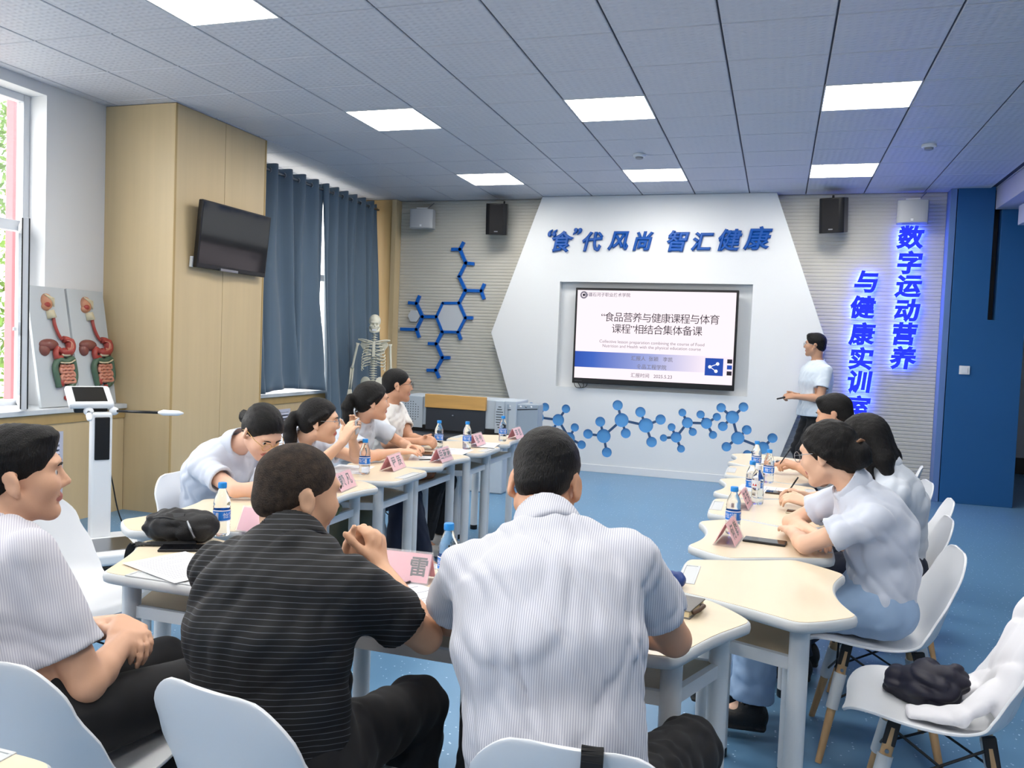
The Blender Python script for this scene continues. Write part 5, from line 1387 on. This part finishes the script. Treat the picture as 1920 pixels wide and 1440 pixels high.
# ================================================================== body composition scale
bp = at_z(186, 1010, .09)
bs = thing('body_scale', 'white and black body composition scale with column and handles', 'scale', (bp.x, bp.y, 0))
bx, by = bp.x, bp.y
fd = Vector((.80, -.60, 0)).normalized(); sd_ = Vector((-fd.y, fd.x, 0))
def BS(x, y, z): return Vector((bx, by, z))+sd_*x+fd*y
def bbox_(x0, x1, y0, y1, z0, z1): return MB().obox(BS((x0+x1)/2, (y0+y1)/2, (z0+z1)/2), sd_, fd, (0, 0, 1), (x1-x0)/2, (y1-y0)/2, (z1-z0)/2)
bbox_(-.21, .21, -.10, .52, .03, .11).build('platform', m_white, bs, bevel=.025, seg=3)
bbox_(-.20, .20, -.09, .51, .0, .03).build('platform_base', m_black, bs, bevel=.008)
bbox_(-.15, .15, .1, .45, .108, .114).build('foot_plate', m_steel, bs, bevel=.004)
bbox_(-.062, .062, -.07, .05, .10, .93).build('column', m_white, bs, bevel=.02, seg=3)
cz = at_y(175, 860, by).z
bbox_(-.045, .045, .045, .058, .62, .90).build('column_plate', m_black, bs, bevel=.006)
ang = R(24); cu_ = (fd*-math.cos(ang)+Vector((0, 0, math.sin(ang)))).normalized(); cn_ = sd_.cross(cu_)
if cn_.z < 0: cn_ = -cn_
cc = BS(0, -.06, 1.02)-Vector((CR.x, CR.y, 0))*.07
MB().obox(cc, sd_, cu_, cn_, .135, .13, .022).build('console', m_white, bs, bevel=.018, seg=3)
MB().obox(cc+cn_*.0225, sd_, cu_, cn_, .095, .10, .002).build('console_screen', m_black, bs, bevel=.002)
MB().obox(cc-cn_*.04-cu_*.02, sd_, cu_, cn_, .10, .085, .025).build('console_back', m_black, bs, bevel=.012)
for s_ in (-1, 1):
    h0 = BS(s_*.075, .0, .935); MB().ball(h0, (.035, .028, .028), 14, 10).build('handle_hub', m_white, bs, smooth=True)
    h1 = BS(s_*.09+(.20 if s_ > 0 else 0), .06+(.26 if s_ > 0 else .06), .95 if s_ > 0 else .925)
    MB().tube([h0, h1], .009, 8).build('handle_rod', m_black, bs, smooth=True)
    dd = (h1-h0).normalized(); MB().tube([h1-dd*.01, h1+dd*.03, h1+dd*.15, h1+dd*.19], [.008, .019, .017, .006], 12).build('handle_grip', m_white, bs, smooth=True)
MB().tube(catmull([BS(.05, -.05, .60), BS(.09, -.10, .45), BS(.15, -.16, .2), BS(.25, -.2, .02), BS(.45, -.3, .008)], 6), .005, 6).build('power_cable', m_black, bs, smooth=True)
# ================================================================== water bottles
m_pet = mat('clear_pet', (236, 244, 250), .03, trans=1., ior=1.28, spec=.5)
m_cap = mat('blue_bottle_cap', (36, 140, 222), .4); m_lab = mat('blue_bottle_label', (30, 118, 214), .45); m_labw = mat('white_print', (236, 240, 246), .5); m_capw = mat('white_bottle_cap', (226, 228, 230), .4)
m_redp = mat('red_print', (196, 40, 44), .5)
def wrap(me, rad, z0, rot):
    for v in me.vertices:
        a = rot+v.co.x/rad; v.co = Vector((rad*math.cos(a), rad*math.sin(a), z0+v.co.y))
    return me
def make_bottle(kind):
    t = thing('water_bottle', '', 'bottle', world=False)
    pr = [(.024, 0), (.028, .004), (.0295, .012), (.0295, .03), (.0283, .034), (.0295, .038), (.0283, .044), (.0295, .048), (.0295, .052)]
    if kind == 'blue': pr += [(.0298, .095), (.0285, .098), (.0298, .104), (.0285, .110), (.0295, .116), (.026, .134), (.020, .150), (.0135, .164), (.0125, .170), (.0125, .176)]
    else: pr += [(.0275, .07), (.0275, .10), (.0300, .118), (.0295, .13), (.024, .148), (.016, .162), (.0125, .170), (.0125, .176)]
    MB().lathe(pr, 28).build('bottle_body', m_pet, t, smooth=True, auto=60)
    cp = MB(); n = 36; vs = []; prc = [(.0145, .170), (.0150, .172), (.0150, .186), (.0138, .1895)]
    for (r, z) in prc:
        for k in range(n): a = 2*PI*k/n; rr = r+(.0004 if k % 2 else 0); vs.append((rr*math.cos(a), rr*math.sin(a), z))
    cp.add(vs, [(i*n+k, i*n+(k+1) % n, (i+1)*n+(k+1) % n, (i+1)*n+k) for i in range(3) for k in range(n)]+[tuple(range(n-1, -1, -1)), tuple(range(3*n, 4*n))])
    cp.build('cap', m_cap if kind == 'blue' else m_capw, t, smooth=True, auto=30)
    if kind == 'blue':
        def band(r, z0, z1, name, m, par):
            q = MB(); n = 28; vs = [(r*math.cos(2*PI*k/n), r*math.sin(2*PI*k/n), z) for z in (z0, z1) for k in range(n)]
            return q.add(vs, [(k, (k+1) % n, n+(k+1) % n, n+k) for k in range(n)]).build(name, m, par, smooth=True)
        lb = band(.0304, .054, .094, 'label', m_lab, t)
        band(.0306, .054, .0575, 'label_edge', m_labw, lb); band(.0306, .0905, .094, 'label_edge', m_labw, lb)
        for rot in (0, 2.1, 4.2):
            me = wrap(text_mesh('怡宝', .022, 0, 0).copy(), .0307, .074, rot); link('label_text', me, m_labw, lb)
            q = MB()
            for k in range(7): a = rot+.55+k*.05; q.add([(.0307*math.cos(b), .0307*math.sin(b), z) for b in (a, a+.03) for z in (.062, .086)], [(0, 2, 3, 1)])
            q.build('barcode', m_labw, lb)
    else:
        for s_ in (-1, 1):
            q = MB(); a0 = -2.1; pts = [(0, 0), (.006, .016), (.016, .026), (.026, .028), (.020, .012), (.010, .002)]
            q.add([(.0305*math.cos(a0+s_*x/.03), .0305*math.sin(a0+s_*x/.03), .09+z*.75) for x, z in pts], [tuple(range(6))]); q.build('red_wing', m_redp, t)
        q = MB(); vs = [(.0302*math.cos(a0+a), .0302*math.sin(a0+a), z) for z in (.082, .118) for a in np.linspace(-.95, .95, 12)]
        q.add(vs, [(k, k+1, 12+k+1, 12+k) for k in range(11)]).build('label', mat('thin_white_label', (220, 226, 232), .5), t, smooth=True)
    return t
bb = make_bottle('blue'); br = make_bottle('red'); nb_ = [0]
def bottle(px, py, label, rot=0., src=None, z=.7515, sc=1.):
    p = at_z(px, py, z); d = src if src is not None else (bb if nb_[0] == 0 else dup(bb))
    if src is None: nb_[0] += 1
    d.location = (p.x, p.y, z); d.rotation_euler = (0, 0, rot); d.scale = (sc, sc, sc); tag(d, label, 'bottle', 'water bottles on the desks'); return d
bottle(415, 1003, 'blue capped water bottle beside the black sling bag', -2.2)
bottle(838, 1100, 'blue capped water bottle beside the arm of the man in striped white shirt', -1.9)
bottle(683, 889, 'blue capped water bottle in front of the woman photographing', -1.6)
bottle(822, 840, 'blue capped water bottle on papers by folded hands', -1.0)
bottle(875, 842, 'blue capped water bottle behind a pink name card, left row', -1.4)
bottle(942, 827, 'blue capped water bottle on the last desk of the left row', -1.3)
bottle(1373, 1000, 'blue capped water bottle behind a clear name card, right row', -2.0)
bottle(1408, 934, 'blue capped water bottle behind the red winged bottle', -1.4)
bottle(1440, 905, 'blue capped water bottle beside the writing hands', -1.6)
bottle(1417, 884, 'blue capped water bottle before the molecule inlay, right row', -1.5)
bottle(1419, 945, 'clear water bottle with white cap and red wing label', 0, br)

# ================================================================== name cards in acrylic tents
m_acr = mat('clear_acrylic', (240, 244, 248), .04, spec=.5, alpha=.16); m_pink = mat('pink_card', (246, 184, 196), .6); m_ink2 = mat('black_print', (40, 30, 38), .6)
def name_card(px, py, rz, txt, label, w=.20, h=.088, z=.7515):
    p = at_z(px, py, z); t = thing('name_card', label, 'name card', p, group='pink name cards in clear stands', world=False)
    t.rotation_euler = (0, 0, R(rz)); b = .042
    ac = MB(); pk = []
    for s_ in (-1, 1):
        e = Vector((0, -s_*b, h)).normalized(); nn = Vector((0, s_*h, b)).normalized()
        c = Vector((0, s_*b/2, h/2))
        MB().obox(c+nn*.002, (1, 0, 0), e, nn, w/2, math.hypot(b, h)/2, .0012).build('acrylic_sheet', m_acr, t)
        po = MB().obox(c-nn*.0006, (1, 0, 0), e, nn, w/2-.004, math.hypot(b, h)/2-.006, .0005).build('pink_sheet', m_pink, t)
        if txt.strip(): text(txt, .062 if len(txt) > 2 else .066, c+nn*.0005, m_ink2, t, (-s_, 0, 0), e, 'printed_name', 0, .0012)
    MB().box(-w/2, w/2, -b, b, 0, .0018).build('acrylic_base', m_acr, t)
    return t
name_card(752, 1085, 4, '　　雷', 'pink name card under the raised hands of the man in black')
name_card(496, 998, -6, '    ', 'pink name card half hidden behind the man in black')
name_card(640, 917, 97, '赖 凡', 'pink name card with two spaced characters before the bending woman')
name_card(737, 880, 95, '程 辰', 'pink name card beside the bottle of the woman photographing')
name_card(828, 865, 92, '岳燕燕', 'pink name card with three characters before the folded hands')
name_card(893, 835, 92, '张 敏', 'pink name card in front of the man in white polo', z=.7565)
name_card(967, 822, 90, '李 凯', 'pink name card on the last desk of the left row')
name_card(1366, 1015, 84, '何 静', 'pink name card beside the dark phone, right row')
name_card(1391, 950, 86, '王 芳', 'pink name card by the red winged bottle')

# ================================================================== phones, papers, pens
m_glassb = mat('phone_glass', (14, 15, 19), .08, spec=.6)
def phone(px, py, rz, label, col=(24, 24, 28), l=.158, w=.075, z=.7515, tm=.0085):
    p = at_z(px, py, z); t = thing('phone', label, 'phone', p, group='mobile phones on the desks', world=False); t.rotation_euler = (0, 0, R(rz))
    MB().box(-w/2, w/2, -l/2, l/2, 0, tm).build('case', mat('phone_case_%d_%d_%d' % col, col, .4), t, bevel=.003)
    MB().box(-w/2+.003, w/2-.003, -l/2+.003, l/2-.003, tm, tm+.0006).build('screen', m_glassb, t)
phone(347, 1030, -62, 'black phone on the desk edge beside the sling bag')
phone(1434, 1017, 83, 'dark phone lying before the woman in light jeans')
phone(1508, 964, 84, 'phone in pale gold case beside the folded arms', (190, 180, 160))
phone(1465, 926, 86, 'brown phone lying under the writing hands', (74, 62, 56))
phone(1478, 868, 84, 'maroon phone on paper near the raised pen', (70, 40, 46), z=.7565)
phone(800, 852, 20, 'slim dark phone on the papers before folded hands')
def paper(px, py, rz, label, w=.21, l=.297, z=.7515, n=1):
    p = at_z(px, py, z); t = thing('paper_sheet', label, 'paper', p, group='printed papers on the desks', world=False); t.rotation_euler = (0, 0, R(rz))
    q = MB(); N = 8; vs = []
    for i in range(N+1):
        for j in range(N+1):
            u, v = i/N-.5, j/N-.5; vs.append((u*w, v*l, .0008*n))
    q.add(vs, [(i*(N+1)+j, (i+1)*(N+1)+j, (i+1)*(N+1)+j+1, i*(N+1)+j+1) for i in range(N) for j in range(N)]); o = q.build('sheet', mat('white_paper', (232, 234, 240), .7), t, smooth=True)
    tl = MB()
    for k in range(14): tl.box(-w/2+.02, w/2-.02-.05*((k*7) % 3), l/2-.035-k*.017, l/2-.032-k*.017, .0011*n, .0013*n)
    tl.build('text_lines', mat('grey_print', (150, 152, 164), .7), o, kind='stuff')
paper(765, 1120, 62, 'white sheet with a black pen before the man in black')
paper(338, 1062, 70, 'white sheet sticking out beside the man in black', z=.7555)
paper(800, 858, 20, 'loose sheets under the slim phone, left row')
paper(850, 846, 5, 'sheet under the bottle before the man in polo')
paper(905, 834, 10, 'sheet behind the far name cards, left row', z=.7555)
paper(655, 880, 12, 'sheet before the woman photographing')
paper(1440, 918, 85, 'sheet under the writing hands, right row')
paper(1455, 868, 85, 'sheet under the raised pen, right row', z=.7555)
paper(500, 918, 10, 'notes under the bending woman')
def pen(a, b, label, m=m_black):
    a, b = Vector(a), Vector(b); t = thing('pen', label, 'pen', (a+b)/2, group='pens'); d = b-a
    MB().tube([a, a+d*.08, a+d*.7], [.001, .0034, .0038], 8).build('barrel', m, t, smooth=True); MB().tube([a+d*.7, b], [.0042, .0038], 8).build('pen_cap', m_iron, t, smooth=True)
pa = at_z(737, 1103, .757); pb = at_z(768, 1091, .757); pen(pa, pa+(pb-pa).normalized()*.13, 'black pen lying on the sheet before the man in black')
pa = at_z(785, 862, .757); pen(pa, pa+Vector((.09, .08, 0)), 'dark pen on loose sheets, left row')

# ================================================================== phone held up for the photo, presenter's clicker
c = (L2J['wR']+L2J['wL'])/2+Vector((.045, .02, .075)); hp = thing('phone', 'silver phone held up in both hands', 'phone', c, group='mobile phones')
fdir = Vector((.92, .38, .05)).normalized(); sdir = Vector((-fdir.y, fdir.x, 0)).normalized(); udir = fdir.cross(sdir)
MB().obox(c, sdir, udir, fdir, .078, .038, .004).build('case', mat('silver_case', (186, 188, 194), .35), hp, bevel=.003)
MB().obox(c-fdir*.0045, sdir, udir, fdir, .074, .034, .0006).build('screen', m_glassb, hp)
MB().obox(c+fdir*.0055-sdir*.045+udir*.012, sdir, udir, fdir, .016, .016, .0018).build('camera_bump', m_black, hp, bevel=.001)
cp_ = (PJ['wL']+PJ['wR'])/2+Vector((-.10, -.03, -.02)); ck = thing('clicker', 'black presentation clicker in the presenter\'s hands', 'clicker', cp_)
MB().tube([cp_+Vector((.03, .0, .012)), cp_+Vector((-.09, -.02, -.02))], [.011, .008], 10).build('body', m_black, ck, smooth=True); MB().ball(cp_+Vector((-.02, -.005, .010)), .005, 8, 6).build('button', m_steel, ck, smooth=True)
pw = W2J['wR']+Vector((-.09, -.01, .03)); pen(pw+Vector((-.02, -.015, -.04)), pw+Vector((.04, .02, .06)), 'pen in the hand of the long haired woman')
pw = M3J['wL']+Vector((-.09, .0, .05)); pen(pw+Vector((-.02, -.015, -.04)), pw+Vector((.04, .02, .06)), 'pen raised in the hand of the short haired man')

# ================================================================== black sling bag
bc = at_z(335, 1012, .7515); bag = thing('sling_bag', 'black nylon sling bag with hanging strap on the desk', 'bag', bc)
m_nyl = mat('black_nylon', (24, 25, 28), .62, bump=(350, .25)); rtv = Vector((CR.x, CR.y, 0)).normalized(); fw_ = Vector((-rtv.y, rtv.x, 0))
c = bc+Vector((0, 0, .055)); F = Field(*bounds([c], .2), .005); AXb = (rtv, fw_, Vector((0, 0, 1)))
F.ell(c+rtv*.02, (.115, .07, .052), AXb, .02); F.ell(c-rtv*.045-Vector((0, 0, .012)), (.07, .06, .042), AXb, .03); F.ell(c+rtv*.06-Vector((0, 0, .008))-fw_*.02, (.06, .055, .047), AXb, .02)
F.folds(5, .006, 110); F.plane(bc+Vector((0, 0, .001)), (0, 0, -1), .004)
me = F.mesh('bag_body')
co_ = np.empty(len(me.vertices)*3, np.float32); me.vertices.foreach_get('co', co_); me.vertices.foreach_set('co', (co_.reshape(-1, 3)-np.array(bc, np.float32)).ravel()); me.update()
link('bag_body', me, m_nyl, bag)
MB().obox(c+rtv*.005-fw_*.05+Vector((0, 0, .032)), rtv, (fw_*.6+Vector((0, 0, .8))), (fw_*-.8+Vector((0, 0, .6))), .032, .018, .004).build('rubber_patch', mat('rubber_patch', (44, 46, 50), .5), bag, bevel=.003)
MB().tube(catmull([c+rtv*.055-fw_*.066+Vector((0, 0, .026)), c+rtv*.07-fw_*.08+Vector((0, 0, .005)), c+rtv*.085-fw_*.078-Vector((0, 0, .028))], 5), .0045, 8).build('zip_pull', m_steel, bag, smooth=True)
MB().tube(catmull([c-rtv*.09-fw_*.03+Vector((0, 0, .02)), c-rtv*.03-fw_*.055+Vector((0, 0, .034)), c+rtv*.05-fw_*.066+Vector((0, 0, .026)), c+rtv*.11-fw_*.04+Vector((0, 0, .03))], 5), .0035, 6).build('zip', m_iron, bag, smooth=True)
s0 = c+rtv*.08-fw_*.055-Vector((0, 0, .046))
e0 = at_z(268, 1020, .757)
pts = catmull([s0, c+rtv*0-fw_*.085-Vector((0, 0, .048)), e0, e0+Vector((-.035, -.02, -.02)), e0+Vector((-.045, -.02, -.18)), e0+Vector((-.025, -.03, -.42)), e0+Vector((-.035, .0, -.60))], 6)
def ribbon(pts, w, th, side):
    q = MB()
    for a, b in zip(pts, pts[1:]):
        d = (b-a).normalized(); s_ = Vector(side)-d*d.dot(Vector(side)); s_.normalize(); q.obox((a+b)/2, d, s_, d.cross(s_), (b-a).length/2+.002, w/2, th/2)
    return q
ribbon(pts, .028, .003, (.5, .8, .1)).build('strap', m_nyl, bag)

# ================================================================== notebook with clip
nbp = at_z(1275, 1143, .7515); nb2 = thing('notebook', 'grey notebook with thick page block and pen loop', 'notebook', nbp, world=False); nb2.rotation_euler = (0, 0, R(-12))
MB().box(-.10, .05, -.07, .07, 0, .004).build('back_cover', mat('grey_leather', (112, 110, 108), .55, bump=(200, .2)), nb2, bevel=.001)
MB().box(-.098, .046, -.067, .067, .004, .019).build('page_block', mat('cream_pages', (222, 208, 172), .7), nb2)
MB().box(-.10, .05, -.07, .07, .019, .023).build('front_cover', MATS['grey_leather'], nb2, bevel=.001)
MB().tube([(.052, -.05, .014), (.064, -.03, .02), (.064, .01, .02), (.052, .03, .014)], .006, 8).build('pen_loop', mat('brown_leather', (78, 60, 50), .6), nb2, smooth=True)

# ================================================================== clothes left on the chair, strap on the chair back
def cloth(name, label, F, m, base):
    t = thing(name, label, 'clothing', base); me = F.mesh(name); co = np.empty(len(me.vertices)*3, np.float32); me.vertices.foreach_get('co', co)
    me.vertices.foreach_set('co', (co.reshape(-1, 3)-np.array(base, np.float32)).ravel()); me.update(); link('cloth', me, m, t); return t
JC = Vector((.51, 2.73, 0)); hh = Vector((math.cos(R(172)), math.sin(R(172)), 0)); hr = Vector((hh.y, -hh.x, 0))    # hr: sitter's right
def CJ(x, y, z): return JC+hr*x+hh*y+Vector((0, 0, z))
base = CJ(0, -.2, .45); F = Field(*bounds([base+Vector((0, 0, .12))], .48), .007)
# over the back, outside and inside
F.loft(CJ(-.11, -.275, .80), CJ(.10, -.275, .80), (0, 0, 1), (.020, .028), (.020, .028), .02)
for x in (-.12, -.04, .05, .11):
    F.loft(CJ(x, -.245, .79), CJ(x, -.150, .50), hr, (.06, .014), (.065, .02), .03); F.loft(CJ(x, -.292, .79), CJ(x*.95, -.262, .52), hr, (.06, .012), (.06, .012), .03)

F.loft(CJ(-.11, -.19, .60), CJ(-.145, -.05, .475), hr, (.05, .024), (.05, .022), .03); F.loft(CJ(-.145, -.05, .475), CJ(-.15, .075, .462), hr, (.048, .020), (.042, .013), .02); F.loft(CJ(.15, -.14, .48), CJ(.10, -.05, .462), hr, (.06, .03), (.05, .02), .03)
F.folds(61, .008, 62, (1, 1, .5))
cloth('jacket', 'white jacket draped over the shell chair back', F, mat('white_cotton', (222, 222, 228), .8, sheen=.3), base)
base = CJ(-.02, .03, .44); F = Field(*bounds([base+Vector((0, 0, .06))], .22), .005)
F.ell(CJ(.015, .02, .495), (.10, .082, .062), (hr, hh, Vector((0, 0, 1))), .02); F.ell(CJ(.045, .085, .475), (.075, .06, .045), (hr, hh, Vector((0, 0, 1))), .02); F.ell(CJ(-.01, -.035, .525), (.05, .045, .045), (hr, hh, Vector((0, 0, 1))), .02)
F.folds(77, .014, 95); F.plane(CJ(0, 0, .437), (0, 0, -1), .004)
cloth('folded_garment', 'crumpled dark navy garment on the shell chair seat', F, mat('navy_nylon', (22, 22, 40), .55), base)
sc_ = chair_used[2]; hc = Vector((math.cos(R(93)), math.sin(R(93)), 0)); rc = Vector((hc.y, -hc.x, 0)); c0 = Vector(sc_.location)
def CW_(x, y, z): return c0+rc*x+hc*y+Vector((0, 0, z))
st_ = thing('bag_strap', 'black webbing strap hung over the shell chair back', 'strap', CW_(.05, -.27, .5))
ribbon(catmull([CW_(.035, -.215, .60), CW_(.035, -.245, .74), CW_(.036, -.272, .793), CW_(.038, -.290, .76), CW_(.03, -.275, .60), CW_(.02, -.26, .42)], 5), .038, .003, rc).build('webbing', mat('black_webbing', (18, 18, 20), .7), st_)
# white utility pouch hanging at the lap of the young man: card holder

# pouches stowed on the shelves of the left row
for (x, y, lb, col, sd) in ((-2.0, 3.42, 'olive patterned pouch on the shelf under the bending woman', (104, 104, 62), 5), (-2.05, 4.70, 'rust coloured pouch on the shelf under the folded hands', (150, 92, 60), 9)):
    base = Vector((x, y, .627)); F = Field(*bounds([base+Vector((0, 0, .04))], .16), .006); A3 = (Vector((0, 1, 0)), Vector((1, 0, 0)), Vector((0, 0, 1)))
    F.ell(base+Vector((0, 0, .035)), (.11, .06, .04), A3, .02); F.ell(base+Vector((0, .06, .03)), (.06, .05, .035), A3, .02); F.folds(sd, .006, 100); F.plane(base, (0, 0, -1), .004)
    t = cloth('pouch', lb, F, mat('pouch_%d' % sd, col, .7, noise=(40, .4)), base); t['category'] = 'pouch'

pc_ = at_z(1237, 1100, .7515); F = Field(*bounds([pc_], .16), .005); d_ = Vector((.9, .35, 0)).normalized()
F.loft(pc_-d_*.07+Vector((0, 0, .026)), pc_+d_*.06+Vector((0, 0, .024)), (0, 0, 1), (.026, .034), (.022, .028), .02); F.folds(19, .004, 130); F.plane(pc_+Vector((0, 0, .0005)), (0, 0, -1), .003)
t = cloth('pencil_pouch', 'dark blue soft pouch behind the grey notebook', F, mat('blue_nylon', (34, 62, 128), .55), pc_); t['category'] = 'pouch'
bpy.context.view_layer.update()
